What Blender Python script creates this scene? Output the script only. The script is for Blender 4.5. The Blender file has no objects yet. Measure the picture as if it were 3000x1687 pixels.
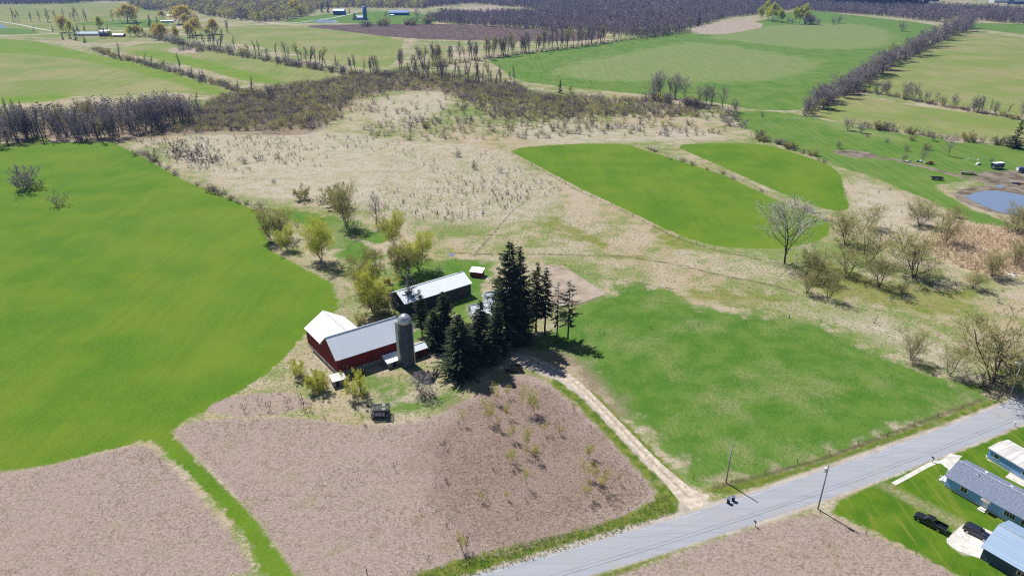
import bpy, math, random
import numpy as np
sc = bpy.context.scene
C = sc.collection
R = math.radians
# ------------------------------------------------------------------ camera, sky, sun, exposure
H, PITCH, F = 100.0, R(25.2), 2000.0          # eye height, pitch, focal length in pixels of a 3000 px wide frame
cam = bpy.data.cameras.new('camera'); co = bpy.data.objects.new('camera', cam); C.objects.link(co)
co.location = (0, 0, H); co.rotation_euler = (R(90) - PITCH, 0, 0)
cam.sensor_width = 36; cam.lens = 24.0; cam.clip_start = 1; cam.clip_end = 20000
sc.camera = co
SUN_AZ, SUN_EL = -39.0, 53.6
w = bpy.data.worlds.new('World'); sc.world = w; w.use_nodes = True
wn = w.node_tree; bg = wn.nodes['Background']
sky = wn.nodes.new('ShaderNodeTexSky'); sky.sky_type = 'NISHITA'; sky.sun_disc = False
sky.sun_elevation = R(SUN_EL); sky.sun_rotation = R(-SUN_AZ); sky.air_density = 1.0; sky.dust_density = 0.3; sky.ozone_density = 2.0
wn.links.new(sky.outputs[0], bg.inputs[0]); bg.inputs[1].default_value = 0.05
sl = bpy.data.lights.new('sun', 'SUN'); sl.energy = 5.0; sl.angle = R(0.5); sl.color = (1, .965, .91)
so = bpy.data.objects.new('sun', sl); C.objects.link(so); so.location = (-100, 150, 300)
so.rotation_euler = (R(90 - SUN_EL), 0, R(180 - SUN_AZ) + math.pi)
from mathutils import Vector
_d = Vector((math.sin(R(SUN_AZ)) * math.cos(R(SUN_EL)), math.cos(R(SUN_AZ)) * math.cos(R(SUN_EL)), math.sin(R(SUN_EL))))
so.rotation_euler = _d.to_track_quat('Z', 'Y').to_euler()
vs = sc.view_settings; vs.view_transform = 'Standard'; vs.look = 'None'; vs.exposure = 0.4; vs.gamma = 1.0
sc.cycles.use_denoising = False; sc.cycles.filter_width = 1.15; sc.cycles.max_bounces = 6; sc.cycles.transparent_max_bounces = 4; sc.cycles.volume_bounces = 0
rnd = random.Random(7); RG = np.random.default_rng(11)
cP, sP = math.cos(PITCH), math.sin(PITCH)

def G(x, y, z=0.0):
    """ground point seen at pixel (x, y) of the 3000 px frame, at height z"""
    u = (x - 1500) / F; v = (843.5 - y) / F
    t = (H - z) / (sP - v * cP)
    return np.array([u * t, (cP + v * sP) * t, z])
def D(x, y, z=0.0): return G(x * 1.1646, y * 1.1646, z)            # the same from a 2576 px view
def proj_y(p):
    zc = p[1] * cP - (p[2] - H) * sP; yc = p[1] * sP + (p[2] - H) * cP
    return 843.5 - F * yc / zc
def height(b, ty):
    lo, hi = 0.0, 70.0
    for _ in range(30):
        m = (lo + hi) / 2
        if proj_y((b[0], b[1], m)) > ty: lo = m
        else: hi = m
    return lo
Z1 = lambda x, y: (800 + x / 2.698, 650 + y / 2.698)
Z2 = lambda x, y: (1200 + x / 2.698, 650 + y / 2.698)
Z3 = lambda x, y: (2300 + x / 2.699, 1150 + y / 2.699)
TL = lambda ox, oy: (lambda x, y: (ox + x / 2.576, oy + y / 2.576))

# ------------------------------------------------------------------ materials
def mat(name, rough=.8, spec=.2, metal=0.0):
    m = bpy.data.materials.new(name); m.use_nodes = True
    b = m.node_tree.nodes['Principled BSDF']
    b.inputs['Roughness'].default_value = rough; b.inputs['Specular IOR Level'].default_value = spec; b.inputs['Metallic'].default_value = metal
    return m, m.node_tree, b
class NB:
    """small helper to wire nodes"""
    def __init__(s, nt): s.nt = nt; s.L = nt.links
    def n(s, t, **k):
        nd = s.nt.nodes.new(t)
        for a, v in k.items(): setattr(nd, a, v)
        return nd
    def put(s, sock, v):
        if isinstance(v, (int, float)): sock.default_value = v
        elif isinstance(v, tuple): sock.default_value = v if len(v) == len(sock.default_value) else v + (1,)
        else: s.L.new(v, sock)
    def pos(s):
        g = s.n('ShaderNodeNewGeometry'); return g.outputs['Position']
    def obj(s):
        g = s.n('ShaderNodeTexCoord'); return g.outputs['Object']
    def map(s, v, sc=(1, 1, 1), rot=(0, 0, 0), loc=(0, 0, 0)):
        m = s.n('ShaderNodeMapping'); s.L.new(v, m.inputs[0]); m.inputs['Scale'].default_value = sc; m.inputs['Rotation'].default_value = rot; m.inputs['Location'].default_value = loc
        return m.outputs[0]
    def noise(s, v, scale, detail=3.0, rough=.55, dist=0.0, col=False):
        t = s.n('ShaderNodeTexNoise'); s.L.new(v, t.inputs['Vector']); t.inputs['Scale'].default_value = scale
        t.inputs['Detail'].default_value = detail; t.inputs['Roughness'].default_value = rough; t.inputs['Distortion'].default_value = dist
        return t.outputs['Color' if col else 'Fac']
    def math(s, op, a, b=0.0, c=None, clamp=False):
        m = s.n('ShaderNodeMath', operation=op, use_clamp=clamp); s.put(m.inputs[0], a); s.put(m.inputs[1], b)
        if c is not None: s.put(m.inputs[2], c)
        return m.outputs[0]
    def ramp(s, f, lo, hi, a=0.0, b=1.0):
        m = s.n('ShaderNodeMapRange', interpolation_type='SMOOTHSTEP'); s.put(m.inputs[0], f)
        m.inputs[1].default_value = lo; m.inputs[2].default_value = hi; m.inputs[3].default_value = a; m.inputs[4].default_value = b
        return m.outputs[0]
    def mix(s, f, a, b):
        m = s.n('ShaderNodeMix', data_type='RGBA'); s.put(m.inputs[0], f); s.put(m.inputs[6], a); s.put(m.inputs[7], b)
        return m.outputs[2]
    def mul(s, col, f):
        m = s.n('ShaderNodeMix', data_type='RGBA', blend_type='MULTIPLY'); m.inputs[0].default_value = 1.0
        s.put(m.inputs[6], col)
        cb = s.n('ShaderNodeCombineColor'); 
        for i in range(3): s.put(cb.inputs[i], f)
        s.L.new(cb.outputs[0], m.inputs[7]); return m.outputs[2]
    def bump(s, h, strength, dist):
        b = s.n('ShaderNodeBump'); b.inputs['Strength'].default_value = strength; b.inputs['Distance'].default_value = dist; s.L.new(h, b.inputs['Height'])
        return b.outputs[0]

def leafy(name, c1, c2, scale, tr=.5):
    m = varied(name, c1, c2, scale, .7); nt = m.node_tree; B = NB(nt); b = nt.nodes['Principled BSDF']; out = nt.nodes['Material Output']
    t = B.n('ShaderNodeBsdfTranslucent'); B.L.new(b.inputs['Base Color'].links[0].from_socket, t.inputs[0]); mx = B.n('ShaderNodeMixShader'); mx.inputs[0].default_value = tr
    B.L.new(b.outputs[0], mx.inputs[1]); B.L.new(t.outputs[0], mx.inputs[2]); B.L.new(mx.outputs[0], out.inputs[0]); return m
def varied(name, c1, c2, scale=.5, rough=.85, spec=.15, metal=0.0, local=False, detail=3, lo=.35, hi=.65, bump=0, bscale=None, transl=0, objrand=0):
    """two tones of one material mixed by a noise, with optional bump"""
    m, nt, b = mat(name, rough, spec, metal); B = NB(nt)
    v = B.obj() if local else B.pos()
    f = B.ramp(B.noise(v, scale, detail), lo, hi)
    if objrand:
        oi = B.n('ShaderNodeObjectInfo'); f = B.math('ADD', B.math('MULTIPLY', f, 1 - objrand), B.math('MULTIPLY', oi.outputs['Random'], objrand))
    c = B.mix(f, c1, c2); B.L.new(c, b.inputs['Base Color'])
    if bump: B.L.new(B.bump(B.noise(v, bscale or scale * 6, 3), .8, bump), b.inputs['Normal'])
    return m
M = {}
M['bark'] = varied('bark', (.055, .047, .045), (.11, .10, .10), .8, .9)
M['bark_dark'] = varied('bark_dark', (.03, .025, .022), (.06, .05, .045), .8, .9)
M['twig'] = varied('twig_grey', (.20, .175, .18), (.33, .295, .30), .045, .9, objrand=.35)
M['twig_pale'] = varied('twig_pale', (.34, .325, .30), (.46, .44, .41), .3, .9)
M['twig_brown'] = varied('twig_brown', (.10, .078, .07), (.20, .155, .14), .06, .9, objrand=.4)
M['twig_olive'] = varied('twig_olive', (.27, .24, .11), (.39, .35, .17), .07, .9, objrand=.4)
M['leaf_yellow'] = leafy('leaf_yellow', (.46, .50, .05), (.66, .67, .10), .35)
M['leaf_gold'] = leafy('leaf_gold', (.52, .43, .09), (.66, .56, .14), .1)
M['leaf_olive'] = leafy('leaf_olive', (.30, .30, .09), (.44, .41, .16), .12)
M['needle'] = varied('needle', (.018, .035, .012), (.055, .080, .026), .55, .75, objrand=.2)
M['needle_blue'] = varied('needle_blue', (.05, .07, .065), (.10, .115, .10), .5, .75)
M['dead_stalk'] = varied('dead_stalk', (.10, .075, .055), (.20, .155, .12), .2, .9)

# ------------------------------------------------------------------ mesh helpers
def mk(name, V, Q, mats, mi=None, smooth=False):
    V = np.asarray(V, np.float32).reshape(-1, 3); Q = np.asarray(Q, np.int32).reshape(-1, 4)
    me = bpy.data.meshes.new(name); me.vertices.add(len(V)); me.vertices.foreach_set('co', V.ravel())
    me.loops.add(len(Q) * 4); me.polygons.add(len(Q)); me.loops.foreach_set('vertex_index', Q.ravel())
    me.polygons.foreach_set('loop_start', np.arange(len(Q), dtype=np.int32) * 4)
    for m in mats: me.materials.append(m)
    if mi is not None: me.polygons.foreach_set('material_index', np.asarray(mi, np.int32))
    if smooth: me.polygons.foreach_set('use_smooth', np.ones(len(Q), bool))
    me.update(calc_edges=True); return me
def poly_mesh(name, V, faces, mats, mi=None, smooth=False):
    me = bpy.data.meshes.new(name); me.from_pydata([tuple(map(float, v)) for v in V], [], faces)
    for m in mats: me.materials.append(m)
    if mi is not None: me.polygons.foreach_set('material_index', mi)
    if smooth: me.polygons.foreach_set('use_smooth', [True] * len(faces))
    me.update(); return me
class MB:
    """collects boxes, bars, tubes and slabs into one mesh"""
    def __init__(s): s.V = []; s.F = []; s.m = []
    def add(s, V, F, m=0):
        o = len(s.V); s.V += [tuple(map(float, v)) for v in V]; s.F += [tuple(i + o for i in f) for f in F]; s.m += [m] * len(F); return s
    def box(s, x0, y0, z0, x1, y1, z1, m=0):
        return s.add([(x0, y0, z0), (x1, y0, z0), (x1, y1, z0), (x0, y1, z0), (x0, y0, z1), (x1, y0, z1), (x1, y1, z1), (x0, y1, z1)],
                     [(3, 2, 1, 0), (4, 5, 6, 7), (0, 1, 5, 4), (1, 2, 6, 5), (2, 3, 7, 6), (3, 0, 4, 7)], m)
    def tube(s, p, q, r0, r1=None, k=8, m=0, cap=True):
        r1 = r0 if r1 is None else r1; p = np.array(p, float); q = np.array(q, float); d = q - p; d /= np.linalg.norm(d) + 1e-9
        a = np.cross(d, (0, 0, 1)) if abs(d[2]) < .95 else np.cross(d, (1, 0, 0)); a /= np.linalg.norm(a); b = np.cross(d, a)
        V = [p + r0 * (a * math.cos(t) + b * math.sin(t)) for t in np.arange(k) * 2 * math.pi / k] + [q + r1 * (a * math.cos(t) + b * math.sin(t)) for t in np.arange(k) * 2 * math.pi / k]
        Fs = [(i, (i + 1) % k, k + (i + 1) % k, k + i) for i in range(k)]
        if cap: Fs += [tuple(range(k))[::-1], tuple(range(k, 2 * k))]
        return s.add(V, Fs, m)
    def slab(s, quad, t, m=0):
        """a plate t thick below the four points of quad"""
        q = [np.array(p, float) for p in quad]; n = np.cross(q[1] - q[0], q[3] - q[0]); n /= np.linalg.norm(n)
        if n[2] < 0: n = -n
        return s.add(q + [p - n * t for p in q], [(0, 1, 2, 3), (7, 6, 5, 4), (0, 4, 5, 1), (1, 5, 6, 2), (2, 6, 7, 3), (3, 7, 4, 0)], m)
    def prism(s, prof, y0, y1, m=0):
        """closed profile [(x, z)] pushed along y"""
        k = len(prof)
        return s.add([(x, y0, z) for x, z in prof] + [(x, y1, z) for x, z in prof],
                     [(i, (i + 1) % k, k + (i + 1) % k, k + i) for i in range(k)] + [tuple(range(k))[::-1], tuple(range(k, 2 * k))], m)
    def sphere(s, c, rx, ry, rz, m=0, nu=10, nv=6, jit=0, rg=None, half=False):
        V = []; Fs = []
        for j in range(nv + 1):
            th = (math.pi / 2 if half else math.pi) * j / nv
            for i in range(nu):
                q = 1 + (rg.uniform(-jit, jit) if jit else 0)
                V.append((c[0] + rx * q * math.sin(th) * math.cos(2 * math.pi * i / nu), c[1] + ry * q * math.sin(th) * math.sin(2 * math.pi * i / nu), c[2] + rz * q * math.cos(th)))
        for j in range(nv):
            for i in range(nu): Fs.append((j * nu + i, (j + 1) * nu + i, (j + 1) * nu + (i + 1) % nu, j * nu + (i + 1) % nu))
        return s.add(V, Fs, m)
    def mesh(s, name, mats, smooth=False): return poly_mesh(name, s.V, s.F, mats if isinstance(mats, (list, tuple)) else [mats], s.m, smooth)
    def build(s, name, mats, parent=None, smooth=False, label=None):
        o = bpy.data.objects.new(name, s.mesh(name, mats, smooth)); C.objects.link(o)
        if parent: o.parent = parent
        if label: o['label'] = label
        return o
def link(name, me, parent=None):
    o = bpy.data.objects.new(name, me); C.objects.link(o)
    if parent: o.parent = parent
    return o
def tag(o, label, cat, group=None, kind=None):
    o['label'] = label
    if cat: o['category'] = cat
    if group: o['group'] = group
    if kind: o['kind'] = kind
    return o
def thing(name, label, cat, loc, rz=0.0, group=None):
    o = bpy.data.objects.new(name, None); C.objects.link(o); o.location = (float(loc[0]), float(loc[1]), float(loc[2]) if len(loc) > 2 else 0)
    o.rotation_euler = (0, 0, rz); o.empty_display_size = .3
    return tag(o, label, cat, group)
def structure(o, label=None):
    o['kind'] = 'structure'
    if label: o['label'] = label
    return o

# ------------------------------------------------------------------ the ground: one sheet, its cover given by signed distances to field outlines
th = np.concatenate([np.arange(-58, 58, .27), np.linspace(58, 302, 40)[:-1]]); th = np.radians(th)
rr = [3, 15, 30]; r = 45.0
while r < 5200: rr.append(r); r *= 1.0062
rr = np.array(rr); nt_, nr_ = len(th), len(rr)
GX = np.outer(rr, np.sin(th)).ravel(); GY = np.outer(rr, np.cos(th)).ravel()
ii, jj = np.meshgrid(np.arange(nr_ - 1), np.arange(nt_), indexing='ij'); j2 = (jj + 1) % nt_
GQ = np.stack([ii * nt_ + jj, ii * nt_ + j2, (ii + 1) * nt_ + j2, (ii + 1) * nt_ + jj], -1).reshape(-1, 4)
NV = len(GX); CL = 40.0
def sdf_poly(P, X, Y):
    d2 = np.full(X.shape, 1e12); ins = np.zeros(X.shape, bool); n = len(P)
    for i in range(n):
        ax, ay = P[i]; bx, by = P[(i + 1) % n]; ex, ey = bx - ax, by - ay
        t = np.clip(((X - ax) * ex + (Y - ay) * ey) / (ex * ex + ey * ey + 1e-9), 0, 1)
        d2 = np.minimum(d2, (X - ax - t * ex) ** 2 + (Y - ay - t * ey) ** 2)
        c = (ay > Y) != (by > Y); xi = ax + (Y - ay) * ex / (ey if abs(ey) > 1e-9 else 1e-9); ins ^= c & (X < xi)
    d = np.sqrt(d2); return np.where(ins, d, -d)
def sdf_line(P, X, Y, wd):
    d2 = np.full(X.shape, 1e12)
    for (ax, ay), (bx, by) in zip(P[:-1], P[1:]):
        ex, ey = bx - ax, by - ay; t = np.clip(((X - ax) * ex + (Y - ay) * ey) / (ex * ex + ey * ey + 1e-9), 0, 1)
        d2 = np.minimum(d2, (X - ax - t * ex) ** 2 + (Y - ay - t * ey) ** 2)
    return wd / 2 - np.sqrt(d2)
LAY = {}
def near(P, m):
    P = np.array(P); return np.where((GX > P[:, 0].min() - m) & (GX < P[:, 0].max() + m) & (GY > P[:, 1].min() - m) & (GY < P[:, 1].max() + m))[0]
def layer(k):
    if k not in LAY: LAY[k] = np.full(NV, -CL)
    return LAY[k]
def smooth_poly(P, n=2):
    P = np.array(P, float)
    for _ in range(n):
        Qn = np.roll(P, -1, 0); P = np.stack([P * .75 + Qn * .25, P * .25 + Qn * .75], 1).reshape(-1, 2)
    return P
def area(k, pts, f=D, sm=1):
    P = [f(*p)[:2] for p in pts]; P = smooth_poly(P, sm) if sm else np.array(P)
    i = near(P, CL); a = layer(k); a[i] = np.maximum(a[i], np.clip(sdf_poly(P, GX[i], GY[i]), -CL, CL)); return P
def strip(k, pts, wd, f=D):
    P = np.array([f(*p)[:2] for p in pts]); i = near(P, CL); a = layer(k)
    a[i] = np.maximum(a[i], np.clip(sdf_line(P, GX[i], GY[i], wd), -CL, CL)); return P
# bright new grass
area('green', [(-170, 378), (60, 362), (130, 358), (260, 357), (310, 363), (370, 395), (450, 440), (520, 470), (600, 500), (650, 522), (672, 545), (668, 600), (690, 640), (770, 665), (820, 685), (850, 715), (857, 745), (845, 785), (815, 810), (770, 838), (735, 880), (690, 925), (640, 960), (560, 1010), (480, 1050), (440, 1075), (430, 1090), (470, 1130), (550, 1210), (630, 1290), (690, 1370), (765, 1470), (672, 1470), (620, 1350), (560, 1280), (500, 1220), (430, 1150), (385, 1105), (345, 1112), (300, 1125), (200, 1150), (100, 1175), (-170, 1208)])
area('green', [(1270, 375), (1420, 362), (1600, 362), (1700, 395), (1830, 435), (1960, 495), (2070, 545), (2092, 565), (2080, 600), (1990, 625), (1870, 625), (1800, 620), (1700, 590), (1560, 520), (1450, 470), (1330, 405)])
area('green', [(1690, 365), (1790, 360), (1920, 362), (2000, 385), (2080, 412), (2118, 440), (2123, 480), (2140, 520), (2120, 535), (2050, 520), (1950, 480), (1850, 435), (1760, 395)])
area('green2', [(1215, 148), (1400, 125), (1560, 103), (1740, 72), (1900, 60), (1990, 27), (2050, 28), (2200, 45), (2350, 62), (2370, 75), (2290, 125), (2190, 175), (2110, 215), (2030, 265), (2010, 280), (1880, 275), (1830, 262), (1640, 240), (1430, 220), (1300, 205), (1260, 172)])
area('green2', [(1825, 290), (1890, 277), (2020, 288), (2100, 310), (2250, 335), (2400, 352), (2640, 385), (2640, 475), (2480, 450), (2385, 462), (2340, 470), (2410, 505), (2440, 525), (2500, 545), (2640, 600), (2470, 575), (2400, 532), (2280, 482), (2170, 435), (2120, 425), (2070, 402), (1990, 372), (1920, 350), (1880, 320)])
area('green2', [(2410, 68), (2640, 95), (2640, 62), (2420, 58)])
area('green2', [(700, 60), (740, 45), (860, 33), (1000, 27), (1090, 38), (1110, 58), (1010, 66), (850, 58)])
area('green2', [(160, 60), (330, 50), (430, 52), (420, 72), (330, 70), (250, 66)]); area('green2', [(-170, 66), (60, 72), (110, 84), (60, 88), (-170, 86)])
# grazed pasture
area('past', [(1285, 875), (1370, 855), (1440, 770), (1530, 742), (1560, 715), (1620, 712), (1700, 745), (1780, 780), (1900, 790), (2040, 808), (2120, 842), (2250, 907), (2380, 952), (2480, 992), (2470, 1008), (2350, 1052), (2200, 1105), (2050, 1162), (1870, 1210), (1790, 1222), (1730, 1200), (1650, 1110), (1560, 1030), (1500, 960), (1440, 900), (1380, 880)])
area('past', [(1000, 660), (1110, 650), (1230, 655), (1240, 700), (1190, 790), (1080, 800), (1060, 860), (1000, 820), (960, 700)])
area('past', [(900, 930), (960, 945), (1010, 1010), (1060, 1000), (1140, 985), (1150, 1000), (1050, 1025), (960, 1020), (920, 980)])
area('past', [(850, 590), (900, 600), (960, 640), (940, 670), (870, 660), (830, 620)])
area('past', [(700, 520), (900, 560), (980, 590), (960, 620), (850, 590), (720, 560)])
# pale hay fields
area('olive', [(-170, 97), (60, 96), (180, 125), (350, 160), (500, 203), (587, 234), (530, 243), (440, 232), (330, 235), (150, 245), (-170, 275)])
area('olive', [(290, 132), (330, 112), (440, 106), (540, 120), (640, 140), (760, 165), (862, 188), (800, 207), (730, 217), (620, 207), (480, 165), (380, 147)])
area('olive', [(430, 80), (560, 63), (700, 62), (830, 75), (1020, 97), (1005, 130), (990, 168), (930, 177), (820, 152), (700, 127), (560, 103)])
area('pale', [(1375, 182), (1450, 155), (1560, 138), (1700, 112), (1760, 105), (1880, 122), (2000, 142), (2080, 160), (2000, 200), (1800, 207), (1600, 207), (1450, 197)])
area('olive', [(2040, 292), (2130, 232), (2250, 260), (2450, 285), (2640, 312), (2640, 372), (2450, 347), (2280, 328), (2130, 310)])
area('olive', [(2150, 217), (2300, 130), (2400, 75), (2500, 85), (2640, 105), (2640, 300), (2400, 264), (2250, 240), (2180, 228)])
area('olive', [(-170, 20), (150, 16), (300, 15), (330, 30), (200, 42), (-170, 45)]); area('pale', [(1740, 92), (1960, 60), (2200, 60), (2280, 110), (2100, 130), (1900, 110)])
area('olive', [(-300, 6), (360, 6), (420, 40), (430, 78), (330, 100), (240, 112), (120, 92), (-300, 92)])
area('fresh', [(-170, 99), (70, 99), (180, 125), (350, 160), (500, 203), (587, 235), (540, 243), (380, 190), (150, 140), (-170, 125)])
area('fresh', [(300, 130), (520, 175), (620, 205), (730, 215), (700, 200), (560, 165), (400, 125)]); area('fresh', [(0, 245), (150, 232), (200, 245), (60, 262), (-170, 268)])
area('pale', [(1560, 135), (1700, 112), (1790, 120), (1740, 145), (1600, 150)]); area('pale', [(1900, 78), (2050, 95), (2060, 110), (1950, 100)]); area('pale', [(2050, 300), (2200, 330), (2300, 350), (2150, 345)])
area('moss', [(1370, 545), (1420, 560), (1480, 590), (1530, 612), (1500, 620), (1430, 595), (1390, 575)]); area('moss', [(1540, 640), (1640, 650), (1560, 650)]); area('moss', [(1660, 745), (1760, 730), (1980, 745), (1900, 770), (1780, 765)])
area('moss', [(2000, 690), (2080, 650), (2180, 700), (2300, 720), (2480, 740), (2400, 800), (2200, 760), (2080, 750)]); area('moss', [(1640, 560), (1750, 620), (1720, 640), (1640, 590)]); area('moss', [(660, 530), (760, 520), (900, 560), (860, 590), (740, 570)])
area('dry', [(440, 345), (620, 335), (850, 330), (1000, 355), (1250, 370), (1330, 430), (1420, 480), (1350, 560), (1150, 560), (1000, 540), (820, 500), (640, 500), (520, 440), (420, 390)]); area('dry', [(940, 250), (1100, 225), (1140, 260), (1060, 310), (940, 320)]); area('dry', [(1250, 310), (1500, 310), (1700, 320), (1880, 350), (1560, 358), (1350, 365)]); area('dry', [(2140, 440), (2290, 500), (2380, 560), (2250, 600), (2150, 560)]); area('dry', [(2060, 800), (2200, 840), (2420, 950), (2500, 960), (2300, 840), (2200, 800)])
# last year's dead weeds: grey-pink, and the redder stand in the near field
area('pink', [(-170, 1204), (100, 1177), (200, 1152), (300, 1128), (345, 1116), (390, 1130), (440, 1180), (520, 1270), (590, 1350), (650, 1470), (-170, 1470)])
area('pink', [(432, 1088), (480, 1060), (600, 1050), (760, 1050), (930, 1075), (1080, 1055), (1180, 1000), (1260, 965), (1310, 935), (1380, 960), (1460, 1030), (1560, 1130), (1650, 1230), (1690, 1280), (1620, 1310), (1450, 1365), (1280, 1420), (1150, 1470), (760, 1470), (690, 1360), (630, 1285), (550, 1205), (470, 1125)])
area('pink', [(500, 1030), (600, 990), (720, 985), (800, 1010), (740, 1035), (600, 1050)])
area('pink', [(1490, 1470), (1700, 1392), (1900, 1320), (2050, 1290), (2110, 1310), (2250, 1370), (2400, 1440), (2420, 1470)])
area('red', [(1180, 1000), (1260, 975), (1320, 950), (1450, 1030), (1560, 1130), (1620, 1220), (1500, 1290), (1400, 1370), (1250, 1400), (1150, 1380), (1080, 1250), (1050, 1150), (1100, 1080)])
area('red', [(1410, 890), (1450, 905), (1560, 1030), (1540, 1040), (1470, 965), (1400, 905)])
# bare soil, stubble, mud
area('soil', [(745, 66), (880, 62), (1100, 60), (1260, 67), (1400, 76), (1530, 86), (1500, 105), (1250, 104), (1010, 98), (860, 78)])
area('stub', [(1720, 78), (1790, 58), (1870, 49), (1938, 65), (1840, 86), (1760, 88)]); area('stub', [(1088, 30), (1220, 12), (1312, 28), (1230, 40), (1180, 38)])
area('stub', [(1360, 664), (1415, 668), (1528, 740), (1448, 768), (1390, 768)], sm=0); area('stub', [(415, 128), (450, 118), (500, 122), (510, 132), (450, 137)])
area('stub', [(2360, 345), (2420, 350), (2450, 356), (2400, 362)], sm=2)
area('mud', [(2395, 480), (2470, 465), (2560, 470), (2640, 440), (2640, 545), (2540, 545), (2460, 525), (2400, 500)])
area('mud', [(2440, 436), (2520, 430), (2640, 425), (2640, 480), (2530, 472), (2470, 460)])
area('mud', [(2080, 378), (2160, 378), (2220, 392), (2180, 400), (2120, 392)])
strip('mud', [(2170, 390), (2280, 408), (2400, 440), (2500, 460), (2600, 480)], 5)
# mown lawns
area('lawn', [(2068, 1282), (2250, 1190), (2330, 1160), (2400, 1128), (2576, 1052), (2700, 1000), (2700, 1470), (2450, 1470), (2300, 1385), (2150, 1312)])
area('verge', [(1120, 1470), (1280, 1415), (1450, 1362), (1600, 1312), (1690, 1272), (1700, 1240), (1715, 1285), (1690, 1310), (1500, 1372), (1350, 1425), (1230, 1470)])
area('verge', [(1150, 1710), (1300, 1652), (1450, 1608), (1600, 1572), (1750, 1536), (1880, 1487), (1945, 1432), (1985, 1470), (1995, 1510), (1800, 1575), (1560, 1655), (1380, 1710)], f=G)
area('verge', [(1770, 1228), (1870, 1210), (2050, 1165), (2200, 1108), (2350, 1055), (2480, 1008), (2545, 1000), (2530, 1012), (2400, 1060), (2200, 1130), (2000, 1195), (1860, 1240), (1800, 1245)])
area('verge', [(1500, 1465), (1700, 1388), (1900, 1315), (2050, 1282), (2040, 1275), (1900, 1305), (1700, 1376), (1540, 1430), (1440, 1470)])
area('verge', [(-170, 376), (60, 358), (80, 352), (60, 340), (110, 345), (140, 356), (60, 372)])
# scrub floor, reed bed, leaf litter
SCRUB = [(330, 352), (430, 312), (560, 240), (700, 217), (860, 196), (1000, 182), (1200, 190), (1300, 212), (1340, 238), (1450, 240), (1600, 250), (1700, 268), (1800, 292), (1880, 330), (1890, 348), (1760, 345), (1500, 335), (1350, 350), (1200, 338), (1050, 338), (950, 300), (860, 318), (700, 330), (560, 330), (430, 350)]
area('brush', [(330, 352), (520, 334), (680, 342), (800, 338), (850, 290), (880, 258), (1000, 225), (1000, 190), (860, 205), (700, 230), (560, 250), (420, 320)])
area('brush', [(-170, 372), (80, 352), (250, 352), (330, 345), (430, 310), (560, 245), (700, 222), (860, 200), (1000, 186), (1290, 218), (1240, 240), (1000, 225), (860, 250), (760, 290), (600, 315), (420, 345), (300, 357), (120, 345), (60, 362)])
area('brush', [(-170, 300), (150, 290), (300, 262), (420, 250), (560, 285), (420, 330), (320, 350), (250, 352), (80, 350), (-170, 370)])
area('reed', [(2330, 600), (2440, 560), (2560, 575), (2640, 590), (2640, 690), (2500, 695), (2420, 680), (2350, 640)])
for P, wd in (([(690, 625), (770, 668), (850, 712), (860, 745)], 3.5), ([(300, 362), (380, 402), (470, 452), (600, 505), (660, 530)], 3.0), ([(1600, 368), (1700, 398), (1830, 440), (1960, 500), (2080, 552), (2150, 560)], 4),):
    strip('straw', P, wd)
for P, wd in (([(1110, 636), (1250, 640), (1430, 640), (1570, 645), (1700, 665), (1800, 690), (1930, 715), (2000, 735)], 1.3), ([(1265, 380), (1330, 412), (1450, 478), (1560, 528), (1700, 598), (1800, 630)], 1.2),
              ([(1800, 630), (1900, 650), (1960, 665)], 1.2), ([(1370, 665), (1530, 700), (1700, 728)], .8), ([(1190, 645), (1290, 530), (1330, 500)], .8), ([(1365, 185), (1500, 130), (1600, 112)], 2.2),
              ([(1390, 195), (1500, 212), (1640, 224), (1760, 235)], 3), ([(1800, 1225), (1870, 1207), (2050, 1160), (2200, 1105), (2350, 1050), (2470, 1005)], 1.0),
              ([(1520, 742), (1440, 772)], .9), ([(1800, 110), (2000, 132), (2180, 145)], 2.5)):
    strip('ditch', P, wd)
_rc = [((a + b) / 2) for a, b in zip([G(*q)[:2] for q in ((1150, 1762), (1610, 1603), (2127, 1472), (2737, 1265), (3060, 1138))], [G(*q)[:2] for q in ((1500, 1752), (1937, 1628), (2400, 1470), (2893, 1278), (3080, 1200))])]
strip('gravel', _rc, 8.6, f=lambda x, y: (x, y))
area('gravel', [(1712, 1252), (1735, 1240), (1790, 1262), (1800, 1275), (1730, 1295), (1705, 1285)])
strip('verge', [(1700, 1240), (1640, 1172), (1560, 1088), (1480, 1008), (1420, 962)], 7)
strip('gravel', [(1740, 1262), (1640, 1165), (1560, 1080), (1480, 1000), (1400, 938), (1330, 905), (1270, 890)], 3.2)
area('gravel', [(1280, 890), (1400, 930), (1430, 950), (1390, 955), (1310, 920)])
area('gravel', [Z3(1265, 1165), Z3(1400, 1050), Z3(1440, 1030), Z3(1620, 1090), Z3(1700, 1200), Z3(1480, 1300), Z3(1320, 1230)], f=G)

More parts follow.
